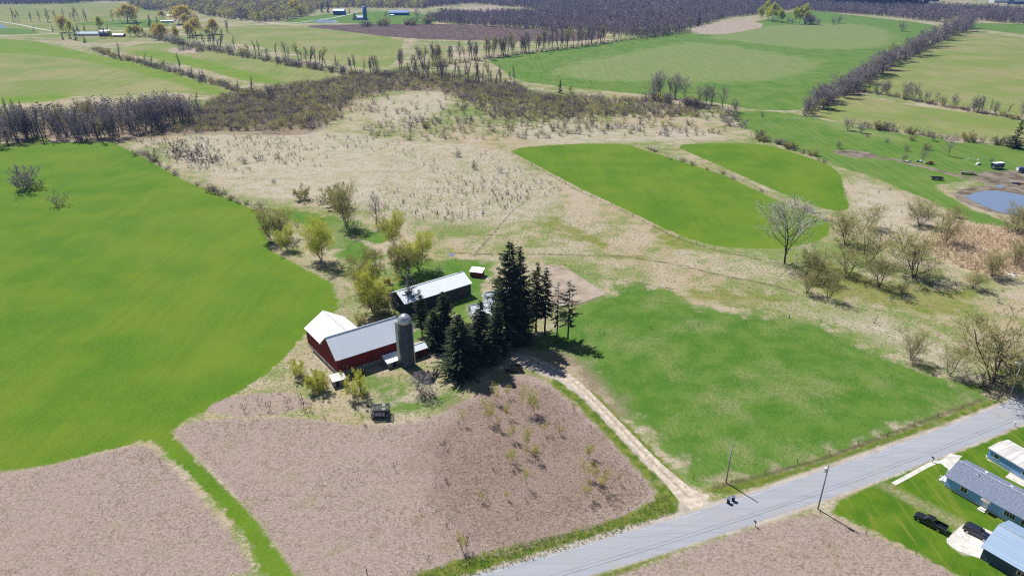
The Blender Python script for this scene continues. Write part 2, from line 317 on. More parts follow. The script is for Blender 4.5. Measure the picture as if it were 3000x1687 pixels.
strip('track', [Z3(*p) for p in ((800, 745), (930, 820), (1100, 890), (1250, 975), (1390, 1050))], 3.0, G)
gm = mk('ground', np.stack([GX, GY, np.zeros(NV)], 1), GQ, [])
for k, a in LAY.items():
    at = gm.attributes.new('c_' + k, 'FLOAT', 'POINT'); at.data.foreach_set('value', a.astype(np.float32))
def ground_material():
    m, nt, b = mat('meadow_and_fields', .95, .05); B = NB(nt); P = B.pos()
    n80 = B.noise(P, .013, 2); n20 = B.noise(P, .05, 3); n6 = B.noise(P, .16, 3); n2 = B.noise(P, .5, 3); n07 = B.noise(P, 1.3, 2, .6); n03 = B.noise(P, 3.0, 1, .6)
    # flattened straw: noise stretched along a slowly turning direction
    warp = B.n('ShaderNodeVectorMath', operation='MULTIPLY_ADD'); B.L.new(B.noise(P, .035, 2, col=True), warp.inputs[0]); warp.inputs[1].default_value = (16, 16, 0); B.L.new(P, warp.inputs[2])
    straw = B.noise(B.map(warp.outputs[0], (1.1, 2.9, 1), (0, 0, R(24))), 1.0, 4, .7)
    straw2 = B.noise(B.map(P, (1.5, .8, 1), (0, 0, R(-8))), .8, 5, .72)
    mow = B.noise(B.map(P, (.35, .02, 1), (0, 0, R(38))), 1.0, 3, .6)
    S = lambda f, lo=.35, hi=.65: B.ramp(f, lo, hi)
    at = lambda k: B.n('ShaderNodeAttribute', attribute_name='c_' + k).outputs['Fac']
    def cover(k, wd=.6, amp=2.0, nz=n2):
        return B.ramp(B.math('ADD', at(k), B.math('MULTIPLY', B.math('SUBTRACT', nz, .5), amp)), -wd, wd)
    # default: dry tan meadow with green coming through
    tan = B.mix(S(straw, .3, .7), (.20, .17, .105), (.50, .435, .34)); tan = B.mix(S(n20), tan, B.mix(S(n2), (.36, .285, .20), (.30, .25, .14)))
    grn = B.mix(S(n2), (.085, .165, .025), (.17, .215, .06))
    gm_ = B.math('ADD', B.math('MULTIPLY', S(n20, .42, .66), .55), B.math('MULTIPLY', S(n6, .45, .7), .45))
    tan = B.mix(B.math('MULTIPLY', S(n2, .52, .72), .4), tan, (.20, .175, .10)); base = B.mix(B.math('MULTIPLY', S(B.math('ADD', B.math('MULTIPLY', n80, .35), B.math('ADD', B.math('MULTIPLY', n20, .3), B.math('ADD', B.math('MULTIPLY', n6, .26), B.math('MULTIPLY', n07, .34)))), .585, .685), .85), tan, grn)
    def lay(k, colour, wd=.6, amp=2.0, nz=None, top=1.0):
        nonlocal base
        if k not in LAY: return
        f = cover(k, wd, amp, nz or n2)
        if top < 1: f = B.math('MULTIPLY', f, top)
        base = B.mix(f, base, colour)
    green = B.mix(S(n20, .3, .7), (.066, .152, .009), (.118, .188, .014)); green = B.mix(B.math('MULTIPLY', S(n07, .4, .75), .5), green, (.135, .20, .04)); green = B.mix(B.math('MULTIPLY', S(n03, .5, .8), .4), green, (.035, .085, .006)); green = B.mix(B.math('MULTIPLY', S(n6, .5, .75), .4), green, (.09, .20, .012))
    green = B.mix(B.math('MULTIPLY', S(n80, .45, .62), .35), green, (.135, .20, .022)); green = B.mix(B.math('MULTIPLY', S(mow, .45, .7), .18), green, (.045, .115, .008))
    green2 = B.mix(S(n20, .3, .7), (.068, .155, .02), (.115, .185, .032)); green2 = B.mix(B.math('MULTIPLY', S(mow, .4, .7), .6), green2, (.155, .205, .065))
    past = B.mix(S(n6, .35, .65), (.062, .145, .018), (.10, .175, .03)); past = B.mix(B.math('MULTIPLY', S(B.math('ADD', B.math('MULTIPLY', straw2, .55), B.math('MULTIPLY', n20, .45)), .48, .66), .45), past, (.25, .27, .13)); past = B.mix(B.math('MULTIPLY', S(n20, .5, .7), .55), past, B.mix(S(n07), (.12, .17, .05), (.24, .235, .11)))
    olive = B.mix(S(n80, .35, .65), (.165, .22, .055), (.25, .245, .105)); olive = B.mix(B.math('MULTIPLY', S(mow, .4, .7), .6), olive, (.125, .165, .04)); olive = B.mix(B.math('MULTIPLY', S(n20, .5, .7), .5), olive, (.25, .21, .12))
    pink = B.mix(B.math('ADD', B.math('MULTIPLY', S(straw, .25, .75), .6), B.math('MULTIPLY', S(n03, .3, .7), .4)), (.18, .14, .12), (.40, .325, .285)); pink = B.mix(B.math('MULTIPLY', S(n2, .5, .72), .5), pink, B.mix(S(n07), (.20, .17, .085), (.13, .085, .075))); pink = B.mix(B.math('MULTIPLY', S(n20, .45, .7), .5), pink, B.mix(S(n07), (.35, .28, .25), (.25, .195, .14))); pink = B.mix(B.math('MULTIPLY', S(n6, .55, .75), .35), pink, (.21, .20, .085))
    red = B.mix(B.math('ADD', B.math('MULTIPLY', S(straw, .25, .75), .6), B.math('MULTIPLY', S(n03, .3, .7), .4)), (.13, .088, .072), (.30, .22, .185)); red = B.mix(B.math('MULTIPLY', S(n2, .48, .7), .6), red, B.mix(S(n07), (.085, .045, .035), (.26, .22, .17))); red = B.mix(B.math('MULTIPLY', S(n6, .5, .7), .4), red, B.mix(S(straw2), (.17, .10, .075), (.30, .24, .18)))
    lawn = B.mix(S(n6, .35, .65), (.055, .13, .008), (.095, .165, .012)); lawn = B.mix(B.math('MULTIPLY', S(B.noise(B.map(P, (.7, .08, 1), (0, 0, R(-33))), 1.0, 3), .5, .72), .7), lawn, (.17, .19, .035))
    verge = B.mix(S(n2, .35, .65), (.06, .115, .012), (.15, .17, .035)); verge = B.mix(B.math('MULTIPLY', S(n6, .55, .75), .6), verge, (.27, .24, .14))
    soil = B.mix(S(mow, .35, .65), (.075, .052, .05), (.135, .10, .09)); soil = B.mix(B.math('MULTIPLY', S(n20, .5, .7), .6), soil, (.17, .125, .10))
    stub = B.mix(S(n6, .35, .65), (.27, .22, .175), (.36, .305, .25))
    mud = B.mix(S(n6, .35, .65), (.105, .085, .055), (.235, .20, .165))
    brush = B.mix(S(n6, .35, .65), (.13, .10, .075), (.26, .21, .15)); brush = B.mix(S(n20, .45, .65), brush, (.26, .215, .145))
    reed = B.mix(S(n6, .35, .65), (.34, .25, .16), (.44, .35, .25))
    straw_c = B.mix(S(n07), (.21, .18, .10), (.38, .325, .235)); grav = B.mix(S(n03, .3, .7), (.33, .29, .255), (.47, .43, .39)); grav = B.mix(S(n6, .4, .7), grav, (.30, .255, .21))
    dry = B.mix(S(straw, .3, .7), (.23, .195, .15), (.55, .49, .41)); dry = B.mix(B.math('MULTIPLY', S(B.math('ADD', B.math('MULTIPLY', n6, .5), B.math('MULTIPLY', n07, .5)), .46, .62), .7), dry, (.22, .215, .10)); dry = B.mix(B.math('MULTIPLY', S(n20, .5, .68), .35), dry, B.mix(S(straw2), (.20, .17, .09), (.40, .36, .22))); dry = B.mix(B.math('MULTIPLY', S(n2, .52, .72), .35), dry, (.23, .19, .135)); lay('dry', dry, 6, 30, n20, .85)
    lay('moss', B.mix(S(n2), (.12, .155, .02), (.20, .195, .05)), 3, 16, n6, .75)
    lay('brush', brush, 4, 22, n20); lay('olive', olive, 1.5, 6, n6); lay('fresh', B.mix(S(n20), (.105, .20, .012), (.15, .215, .03)), 6, 14, n20, .85); lay('green2', green2, 1.5, 5, n6)
    lay('pale', B.mix(S(mow, .4, .7), (.165, .215, .075), (.215, .235, .105)), 14, 46, n20, .75); lay('past', past, 3, 20, n6); lay('green', green, .6, 4.2); lay('pink', pink, .6, 3.4); lay('red', red, 6, 22, n6, .8)
    lay('reed', reed, 2, 12, n6); lay('soil', soil, 2, 4, n6); lay('stub', stub, .8, 3); lay('mud', mud, 1.2, 8, n6)
    lay('verge', verge, .7, 4); lay('lawn', lawn, .6, 2.5); lay('track', straw_c, 1.2, 3.0, n6, .55); lay('straw', straw_c, .9, 4.5, None, .75); lay('gravel', grav, .5, 1.8); lay('ditch', (.085, .075, .04), .5, 1.4, None, .75)
    B.L.new(base, b.inputs['Base Color'])
    hgt = B.math('ADD', B.math('MULTIPLY', straw, .28), B.math('ADD', B.math('MULTIPLY', n07, .55), B.math('MULTIPLY', n03, .3)))
    B.L.new(B.bump(hgt, .6, .3), b.inputs['Normal'])
    return m
gm.materials.append(ground_material())
structure(link('ground', gm), 'fields, meadows and lawns spreading flat to the far woods')

# ------------------------------------------------------------------ roads, drive, water
def ribbon(name, pts, wd, z, m, jit=.12, step=1.5, crown=0.0, f=D, label=None):
    P = np.array([f(*p)[:2] for p in pts]); s = np.concatenate([[0], np.cumsum(np.hypot(*np.diff(P, axis=0).T))])
    for _ in range(2):                                              # soften the corners
        Q = [P[0]]
        for a, b_ in zip(P[:-1], P[1:]): Q += [a * .75 + b_ * .25, a * .25 + b_ * .75]
        P = np.array(Q + [P[-1]])
    s = np.concatenate([[0], np.cumsum(np.hypot(*np.diff(P, axis=0).T))]); t = np.arange(0, s[-1], step)
    X = np.interp(t, s, P[:, 0]); Y = np.interp(t, s, P[:, 1]); T = np.stack([np.gradient(X), np.gradient(Y)], 1); T /= np.linalg.norm(T, axis=1)[:, None]
    N = np.stack([-T[:, 1], T[:, 0]], 1); wl = np.interp(t / t[-1], np.linspace(0, 1, len(wd)), wd) if hasattr(wd, '__len__') else np.full(len(t), wd)
    V = []; offs = (-.5, -.25, 0, .25, .5)
    for i in range(len(t)):
        for o in offs:
            e = wl[i] * o + (RG.uniform(-jit, jit) if abs(o) == .5 else 0)
            V.append((X[i] + N[i, 0] * e, Y[i] + N[i, 1] * e, z + crown * (1 - 4 * o * o)))
    k = len(offs); Fq = [(i * k + j, i * k + j + 1, (i + 1) * k + j + 1, (i + 1) * k + j) for i in range(len(t) - 1) for j in range(k - 1)]
    me = mk(name, V, Fq, [m]); return structure(link(name, me), label)
def asphalt():
    m, nt, b = mat('old_asphalt', .85, .25); B = NB(nt); P = B.pos()
    along = B.map(P, (.06, 1.0, 1), (0, 0, R(-21.3)))
    f = B.ramp(B.noise(along, 1.0, 4, .6), .25, .75); c = B.mix(f, (.265, .285, .335), (.32, .335, .375))
    c = B.mix(B.math('MULTIPLY', B.ramp(B.noise(P, 5, 2), .4, .7), .35), c, (.32, .32, .33)); c = B.mix(B.math('MULTIPLY', B.ramp(B.noise(P, .12, 3), .5, .7), .5), c, (.32, .305, .29))
    # tar-filled cracks along and across
    vo = B.n('ShaderNodeTexVoronoi', feature='DISTANCE_TO_EDGE'); B.L.new(B.map(P, (.035, .42, 1), (0, 0, R(-21.3))), vo.inputs['Vector']); vo.inputs['Scale'].default_value = 1.0
    c = B.mix(B.math('MULTIPLY', B.ramp(vo.outputs['Distance'], .004, .02, 1, 0), .22), c, (.13, .13, .14))
    B.L.new(c, b.inputs['Base Color']); B.L.new(B.bump(B.noise(P, 6, 2), .3, .02), b.inputs['Normal']); return m
M['asphalt'] = asphalt()
M['gravel'] = varied('pale_gravel', (.37, .315, .25), (.53, .46, .385), .7, .95, .1, bump=.04)
M['track'] = varied('wheel_track', (.34, .30, .25), (.47, .42, .36), 1.2, .95, .1)
M['pale_road'] = varied('pale_road', (.42, .41, .41), (.52, .51, .50), .3, .9, .1)
M['concrete'] = varied('concrete', (.46, .44, .41), (.60, .58, .54), .9, .9, .1)
UP = [G(*p)[:2] for p in ((1150, 1762), (1374, 1687), (1610, 1603), (1882, 1531), (2127, 1472), (2298, 1419), (2737, 1265), (3060, 1138))]
LOW = [G(*p)[:2] for p in ((1500, 1752), (1731, 1685), (1937, 1628), (2115, 1574), (2298, 1504), (2560, 1412), (2893, 1278), (3080, 1200))]
_x = np.linspace(-70, 190, 66); _u = np.polyval(np.polyfit(*np.array(UP).T, 2), _x); _l = np.polyval(np.polyfit(*np.array(LOW).T, 2), _x)
RC = np.stack([_x, (_u + _l) / 2], 1); RW = float(np.mean((_u - _l)[20:44])) * .93; print('road width', RW)
ribbon('road', [tuple(p) for p in RC], RW - .5, .012, M['asphalt'], .12, 1.0, .05, f=lambda a, b: (np.array((a, b))), label='worn grey two lane country road crossing the lower right')
DRIVE = [(1770, 1268), (1735, 1252), (1690, 1208), (1640, 1160), (1560, 1075), (1480, 993), (1430, 950), (1380, 925), (1330, 903), (1270, 893)]
ribbon('driveway', DRIVE, [6.5, 3.6, 2.7, 2.5, 2.5, 2.6, 3.0, 3.6, 4.2, 4], .008, M['gravel'], .06, .8, label='pale gravel farm driveway curving from the road to the spruces')
ribbon('drive_median', DRIVE[1:-1], [.7, .6, .55, .55, .55, .6, .7], .013, varied('drive_median', (.27, .235, .18), (.42, .36, .29), .9, .95, .1), .12, .6, label='worn darker strip between the wheel lines of the driveway')
for k_, o_ in enumerate((1.15, 1.9)):
    _t = np.gradient(RC, axis=0); _t /= np.linalg.norm(_t, axis=1)[:, None]; ribbon('tar_seam', [tuple(p) for p in RC + np.stack([_t[:, 1], -_t[:, 0]], 1) * o_], .07, .068 - .006 * k_ * 0, varied('tar_seam%d' % k_, (.16, .17, .20), (.27, .285, .33), .3, .8), .03, 1.2, f=lambda a, b: np.array((a, b)), label='thin dark tar seam along the near lane of the road' if k_ else 'thin dark tar seam near the middle of the road')
ribbon('edge_line', [tuple(p) for p in RC + np.stack([-_t[:, 1], _t[:, 0]], 1) * (RW / 2 - .75)], .09, .05, varied('worn_white_paint', (.36, .37, .40), (.62, .62, .63), .25, .8), .02, 1.2, f=lambda a, b: np.array((a, b)), label='worn white edge line on the far side of the road')
ribbon('far_road', [(-40, 92), (85, 88), (190, 83), (275, 80), (390, 71), (490, 69), (610, 64), (740, 59), (800, 51), (860, 42), (900, 30)], 6.5, .03, M['pale_road'], 0, 8, label='pale far road winding past the distant farmhouses')
ribbon('far_lane', [(-40, 50), (50, 62), (95, 73), (140, 80)], 5, .05, M['pale_road'], 0, 8, label='pale side lane at the far left')
ribbon('hillside_lane', [(560, 42), (660, 57), (730, 60)], 5, .05, M['pale_road'], 0, 8, label='pale lane climbing to the far woods')
# concrete path and apron at the ranch house
ribbon('footpath', [tuple(np.array(Z3(*p)) / 1.1646) for p in ((855, 722), (1000, 645), (1130, 572), (1200, 545), (1250, 550), (1285, 590))], 1.0, .026, M['concrete'], .02, .5, label='narrow concrete path curving to the ranch house')
def sheet(name, pts, z, m, f=G, label=None, jit=0.0, sub=0):
    P = np.array([f(*p)[:2] for p in pts])
    if sub: P = smooth_poly(P, sub)
    if jit: P = P + RG.normal(0, jit, P.shape)
    me = poly_mesh(name, [(x, y, z) for x, y in P], [tuple(range(len(P)))], [m]); o = link(name, me); return structure(o, label)
sheet('apron', [Z3(*p) for p in ((1210, 545), (1310, 480), (1400, 500), (1330, 580), (1300, 620), (1275, 590))], .02, M['concrete'], label='concrete apron beside the road at the ranch house')
sheet('patio', [Z3(*p) for p in ((1585, 490), (1690, 545), (1900, 650), (1960, 690), (1960, 780), (1740, 665), (1790, 620), (1600, 530))], .02, M['concrete'], label='white concrete walk along the mobile home')
sheet('parking_pad', [Z3(*p) for p in ((1262, 1165), (1330, 1110), (1395, 1045), (1445, 1030), (1620, 1085), (1720, 1150), (1600, 1330), (1470, 1285), (1330, 1235))], .016, M['concrete'], sub=1, label='gravel parking pad in front of the blue roofed garage')
def water(name, c, rough=.06):
    m, nt, b = mat(name, rough, .5); B = NB(nt); b.inputs['Base Color'].default_value = c + (1,)
    B.L.new(B.bump(B.noise(B.pos(), 1.2, 3), .12, .05), b.inputs['Normal']); return m
M['water'] = water('pond_water', (.15, .20, .30), .15)
Q26 = lambda x, y: (2600 + x / 6.44, 420 + y / 6.44)
sheet('pond', [Q26(*p) for p in ((1450, 1005), (1580, 960), (1720, 915), (1900, 890), (2100, 893), (2300, 930), (2480, 955), (2640, 1000), (2800, 1080), (2800, 1330), (2500, 1370), (2250, 1330), (2060, 1290), (1900, 1220), (1700, 1130), (1560, 1060))], .02, M['water'], sub=2, label='muddy blue farm pond at the right edge')
sheet('puddle', [Q26(*p) for p in ((2050, 800), (2110, 775), (2190, 790), (2210, 830), (2120, 845), (2060, 830))], .02, M['water'], sub=2, label='small puddle beside the farm pond')
T4 = lambda x, y: (850 + x / 5.152, y / 5.152)
sheet('far_pond', [T4(*p) for p in ((320, 318), (400, 302), (560, 298), (680, 312), (745, 335), (700, 352), (560, 352), (400, 345))], .04, M['water'], sub=2, label='far pond on the lawn of the distant farm')
sheet('meadow_pool', [TL(1000, 380)(*p) for p in ((805, 940), (830, 935), (862, 940), (850, 953), (815, 955))], .02, M['water'], sub=1, label='tiny dark pool at the head of the ditch')
sheet('corner_pond', [(-30, 74), (5, 73), (20, 77), (20, 82), (0, 84), (-30, 84)], .04, M['water'], sub=1, label='small pond at the far left edge')
# ------------------------------------------------------------------ plants: prototypes made of tapered limbs, twigs, leaves and needle sprays
def norm(v): return v / (np.linalg.norm(v) + 1e-9)
def tubes(seg, k):
    """seg: rows p0(3) p1(3) r0 r1 -> verts, quads"""
    S = np.asarray(seg, float).reshape(-1, 8); n = len(S)
    if n == 0: return np.zeros((0, 3)), np.zeros((0, 4), int)
    p, q, r0, r1 = S[:, :3], S[:, 3:6], S[:, 6], S[:, 7]; d = q - p; d /= np.linalg.norm(d, axis=1)[:, None] + 1e-9
    ref = np.where(np.abs(d[:, 2:3]) < .9, np.array([[0, 0, 1.]]), np.array([[1., 0, 0]])); a = np.cross(d, ref); a /= np.linalg.norm(a, axis=1)[:, None] + 1e-9; b = np.cross(d, a)
    if k == 2:
        V = np.stack([p - a * r0[:, None], p + a * r0[:, None], q + a * r1[:, None], q - a * r1[:, None]], 1).reshape(-1, 3)
        return V, np.arange(n * 4).reshape(-1, 4)
    t = np.arange(k) * 2 * math.pi / k
    ring = lambda c, r: c[:, None, :] + r[:, None, None] * (a[:, None, :] * np.cos(t)[None, :, None] + b[:, None, :] * np.sin(t)[None, :, None])
    V = np.concatenate([ring(p, r0), ring(q, r1)], 1).reshape(-1, 3); i = np.arange(k); j = (i + 1) % k
    Q = (np.arange(n)[:, None, None] * 2 * k + np.stack([i, j, k + j, k + i], 1)[None]).reshape(-1, 4)
    return V, Q
def cards(c, nrm_dir, size, asp=.6, rg=RG):
    """one small leaf quad at each point c, random tilt"""
    n = len(c); a = rg.normal(size=(n, 3)); a /= np.linalg.norm(a, axis=1)[:, None]; b = np.cross(a, rg.normal(size=(n, 3))); b /= np.linalg.norm(b, axis=1)[:, None] + 1e-9
    s = (size * rg.uniform(.6, 1.3, n))[:, None]
    V = np.stack([c - a * s, c + b * s * asp, c + a * s, c - b * s * asp], 1).reshape(-1, 3); return V, np.arange(n * 4).reshape(-1, 4)
def join(parts):
    """parts: (V, Q, material index)"""
    V = []; Q = []; m = []; o = 0
    for v, q, k in parts:
        V.append(v); Q.append(q + o); m.append(np.full(len(q), k)); o += len(v)
    return np.concatenate(V), np.concatenate(Q), np.concatenate(m)
def gen(rg, Ht, clear=.3, spread=.35, n=(10, 6, 5), up=.12, stems=1, ang=50, r0=None, wob=.12, ratio=(.5, .45), top=.5, lean=0.0):
    """skeleton by level: level 0 the stems, 1 limbs, 2 branches, 3 twigs"""
    seg = [[], [], [], []]; tips = []
    def branch(p, d, L, r, lev):
        ns = (7, 5, 3, 2)[lev]; pts = [np.array(p)]
        for i in range(ns):
            d = norm(d + rg.normal(0, wob, 3) + np.array([0, 0, up if lev else up * .6])); pts.append(pts[-1] + d * L / ns)
        rad = r * np.linspace(1, .35 if lev else .3, ns + 1)
        for i in range(ns): seg[lev].append((*pts[i], *pts[i + 1], rad[i], rad[i + 1]))
        if lev == 3: tips.append(pts[-1]); tips.append(pts[-2]); return
        m = n[lev]; st = clear if lev == 0 else .22
        for j in range(m):
            t = st + (1 - st) * (j + rg.uniform(.2, .9)) / m; f = t * ns; i = min(int(f), ns - 1); q = pts[i] + (pts[i + 1] - pts[i]) * (f - i)
            dd = norm(pts[i + 1] - pts[i]); az = j * 2.4 + rg.uniform(-.5, .5); a = np.cross(dd, (.3, .2, 1) if abs(dd[2]) < .9 else (1, 0, 0)); a = norm(a); b = np.cross(dd, a)
            th_ = R(ang) * rg.uniform(.65, 1.25); nd = dd * math.cos(th_) + (a * math.cos(az) + b * math.sin(az)) * math.sin(th_)
            if lev == 0: Lc = Ht * spread * (1 - (1 - top) * ((t - st) / (1 - st)) ** 1.3) * rg.uniform(.8, 1.2) / math.sqrt(stems) ** .5
            else: Lc = L * ratio[lev - 1] * (1.15 - .45 * t) * rg.uniform(.7, 1.3)
            branch(q, nd, Lc, rad[i] * (.55 if lev == 0 else .6), lev + 1)
    r0 = r0 or Ht * .016
    for s in range(stems):
        a = 2 * math.pi * s / stems + rg.uniform(-.4, .4); tl = (.25 + lean) * rg.uniform(.5, 1.4) if stems > 1 else rg.uniform(0, .06)
        branch((math.cos(a) * .12 * (stems > 1), math.sin(a) * .12 * (stems > 1), -.25), norm(np.array([math.cos(a) * tl, math.sin(a) * tl, 1])), Ht * rg.uniform(.85, 1.0), r0 / (stems ** .4), 0)
    return seg, np.array(tips)
def tree_proto(name, rg, bark, twig, leaf=None, leaf_n=0, leaf_s=.2, tw=.022, single=False, droop=0.0, lowk=2, **kw):
    seg, tips = gen(rg, **kw)
    for s in (2, 3):
        for i, q in enumerate(seg[s]):
            q = list(q); lo = tw * (1.5 if s == 2 else 1); q[6] = max(q[6], lo); q[7] = max(q[7], lo * .8); seg[s][i] = q
    V0, Q0 = tubes(seg[0], 7); V1, Q1 = tubes(seg[1], 4); V2, Q2 = tubes(seg[2], 3); V3, Q3 = tubes(seg[3], lowk)
    parts = [(V1, Q1, 0), (V2, Q2, 1), (V3, Q3, 1)]; mats = [bark, twig]
    if leaf_n:
        c = np.repeat(tips, leaf_n, 0) + rg.normal(0, leaf_s * 1.6, (len(tips) * leaf_n, 3)); c[:, 2] -= droop * rg.uniform(0, 1, len(c))
        v, q = cards(c, None, leaf_s, rg=rg); parts.append((v, q, 2)); mats.append(leaf)
    if single: V, Q, m = join([(V0, Q0, 0)] + parts); return (mk(name, V, Q, mats, m), None)
    V, Q, m = join(parts)
    return (mk(name + '_trunk', V0, Q0, [bark], smooth=True), mk(name + '_crown', V, Q, mats, m))
def spruce_proto(name, rg, Ht, Rad, clear=.12, needle=None, dens=1.0, thin=0.0, bark=None, droop=.35, power=.85):
    tr = []; z = -.3; pts = [np.array((0, 0, -.3))]
    for i in range(10): pts.append(np.array((rg.normal(0, .05), rg.normal(0, .05), Ht * (i + 1) / 10)))
    rad = Ht * .013 * np.linspace(1, .08, 11)
    for i in range(10): tr.append((*pts[i], *pts[i + 1], rad[i], rad[i + 1]))
    br = []; NV_ = []; z = Ht * clear
    while z < Ht * .985:
        t = (z / Ht - clear) / (1 - clear); Rr = Rad * (1 - t) ** power * (.55 + .45 * min(1, t / .12 + .2)); nb = max(4, int(round((5.5 + rg.uniform(-1, 1.5)) * dens)))
        for j in range(nb):
            a = rg.uniform(0, 2 * math.pi); L = max(.35, Rr * rg.uniform(.42, 1.28)); o = np.array((math.cos(a), math.sin(a), 0)); side = np.array((-o[1], o[0], 0))
            tip_up = rg.uniform(-.05, .12); zz = z + rg.uniform(-.3, .3)
            P = lambda s: np.array((0, 0, zz)) + o * L * s + np.array((0, 0, L * (-droop * s + (droop * .55 + tip_up) * s * s + .35 * t * s)))
            br.append((*P(0), *P(.5), .05, .03)); br.append((*P(.5), *P(1), .03, .012))
            if rg.random() < thin: continue
            ns = max(3, int(L * 3.4))
            for k in range(ns):
                s = .15 + .85 * (k + rg.uniform(0, 1)) / ns; q = P(s)
                for sg in (-1, 1):
                    ln = (.42 + .5 * (1 - s) * min(L, 3.2) / 3) * rg.uniform(.7, 1.25); d = norm(o * rg.uniform(.5, .95) + side * sg * rg.uniform(.4, .9) + np.array((0, 0, -rg.uniform(.1, .75)))); wv = norm(np.cross(d, (rg.normal(0, .5), rg.normal(0, .5), 1))) * ln * .24
                    NV_ += [q - wv * .6, q + wv * .6, q + d * ln * .7 + wv, q + d * ln * .7 - wv] if rg.random() < .5 else [q - wv, q + wv, q + d * ln + wv * .3, q + d * ln - wv * .3]
        z += rg.uniform(.42, .72) * (1 + .4 * (1 - dens))
    NV_ = np.array(NV_); V0, Q0 = tubes(tr, 7); V1, Q1 = tubes(br, 3)
    V, Q, m = join([(V1, Q1, 0), (NV_, np.arange(len(NV_)).reshape(-1, 4), 1)])
    return (mk(name + '_trunk', V0, Q0, [bark or M['bark_dark']], smooth=True), mk(name + '_crown', V, Q, [bark or M['bark_dark'], needle or M['needle']], m))
def g_(s): return np.random.default_rng(s)
PR = {}
# tall hedgerow trees (unit height 20 m), open-grown bare trees (10 m), thickets (4 m), willows (10 m)
PR['tall'] = [tree_proto('bare_tall', g_(20 + i), M['bark'], M['twig'], tw=.034, Ht=20, clear=.24, spread=.30, n=(15, 7, 6), up=.25, ang=38, single=True) for i in range(3)]
PR['tall'] += [tree_proto('bare_tall', g_(24), M['bark'], M['twig_olive'], leaf=M['leaf_olive'], leaf_n=1, leaf_s=.22, tw=.034, Ht=20, clear=.3, spread=.30, n=(12, 6, 5), up=.2, ang=42, single=True)]
PR['slim'] = [tree_proto('bare_slim', g_(30 + i), M['bark'], M['twig'], tw=.03, Ht=16, clear=.3, spread=.18, n=(14, 6, 5), up=.3, ang=38, single=True) for i in range(2)]
PR['open'] = [tree_proto('bare_open', g_(40 + i), M['bark'], M['twig'], tw=.018, Ht=10, clear=.14, spread=.5, n=(15, 9, 8), up=.14, ang=50, top=.5) for i in range(3)]
PR['white'] = [tree_proto('bare_white', g_(50), M['bark_dark'], M['twig_pale'], tw=.026, Ht=12, clear=.14, spread=.72, n=(17, 10, 9), up=.16, ang=56, top=.5)]
PR['round'] = [tree_proto('round_open', g_(60 + i), M['bark'], M['twig'], tw=.026, Ht=8, clear=.08, spread=.55, n=(12, 7, 7), up=.12, ang=55, stems=2 + i, single=True, top=.6) for i in range(2)]
PR['orchard'] = [tree_proto('orchard', g_(65), M['bark_dark'], M['twig'], tw=.010, Ht=6, clear=.22, spread=.45, n=(14, 9, 9), up=.1, ang=60, wob=.2)]
PR['olive'] = [tree_proto('olive_tree', g_(70 + i), M['bark_dark'], M['twig_olive'], leaf=M['leaf_olive'], leaf_n=1, leaf_s=.065, tw=.013, Ht=8, clear=.06, spread=.62, n=(12, 9, 8), up=.13, ang=50, stems=s, top=.6, lean=.1) for i, s in ((0, 2), (1, 3), (2, 4))]
PR['willow'] = [tree_proto('willow', g_(80 + i), M['bark_dark'], M['twig_olive'], leaf=M['leaf_olive' if i == 1 else 'leaf_yellow'], leaf_n=6, leaf_s=.062, tw=.010, Ht=9, clear=.06, spread=.52, n=(12, 9, 9), up=.12, ang=52, stems=s, top=.85, lean=.12) for i, s in ((0, 3), (1, 4), (2, 3))]
PR['gold'] = [tree_proto('gold_willow', g_(90), M['bark_dark'], M['twig_olive'], leaf=M['leaf_gold'], leaf_n=4, leaf_s=.5, tw=.05, Ht=18, clear=.18, spread=.5, n=(13, 7, 5), up=.1, ang=55, single=True, droop=1.5, top=.6)]
PR['green'] = [tree_proto('green_tree', g_(95), M['bark_dark'], M['twig_olive'], leaf=M['leaf_yellow'], leaf_n=3, leaf_s=.45, tw=.05, Ht=18, clear=.2, spread=.4, n=(13, 7, 5), up=.2, ang=45, single=True)]
PR['thicket'] = [tree_proto('thicket', g_(100 + i), M['bark_dark'], M['twig_brown'] if i % 2 else M['twig'], tw=.018, Ht=3.2, clear=.05, spread=.5, n=(6, 5, 5), up=.14, ang=50, stems=7, single=True, lean=.6, top=.7) for i in range(4)]
PR['thicket'] += [tree_proto('thicket_olive', g_(106), M['bark_dark'], M['twig_olive'], leaf=M['leaf_olive'], leaf_n=1, leaf_s=.10, tw=.018, Ht=3.2, clear=.05, spread=.5, n=(6, 5, 5), up=.14, ang=50, stems=7, single=True, lean=.6, top=.7)]
PR['bigbush'] = [tree_proto('round_bush', g_(109), M['bark_dark'], M['twig'], tw=.016, Ht=5, clear=.05, spread=.42, n=(9, 7, 7), up=.16, ang=46, stems=11, single=True, lean=.55, top=.75)]
PR['stem'] = [tree_proto('stem', g_(110 + i), M['bark_dark'], M['twig_brown'], tw=.018, Ht=2.2, clear=.2, spread=.3, n=(5, 3, 3), up=.2, ang=40, stems=3, single=True) for i in range(3)]
PR['sapling'] = [tree_proto('sapling', g_(120 + i), M['bark_dark'], M['twig_olive'], leaf=M['leaf_yellow'], leaf_n=1, leaf_s=.05, tw=.006, Ht=4.2, clear=.3, spread=.36, n=(10, 6, 5), up=.2, ang=44, r0=.035, stems=s, top=.7) for i, s in ((0, 1), (1, 2), (2, 2))]
PR['budding'] = [tree_proto('budding_bush', g_(130 + i), M['bark_dark'], M['twig_olive'], leaf=l, leaf_n=2, leaf_s=.05, tw=.009, Ht=3.2, clear=.05, spread=.46, n=(7, 6, 6), up=.12, ang=48, stems=6, lean=.5, top=.7) for i, l in ((0, M['leaf_yellow']), (1, M['leaf_gold']))]
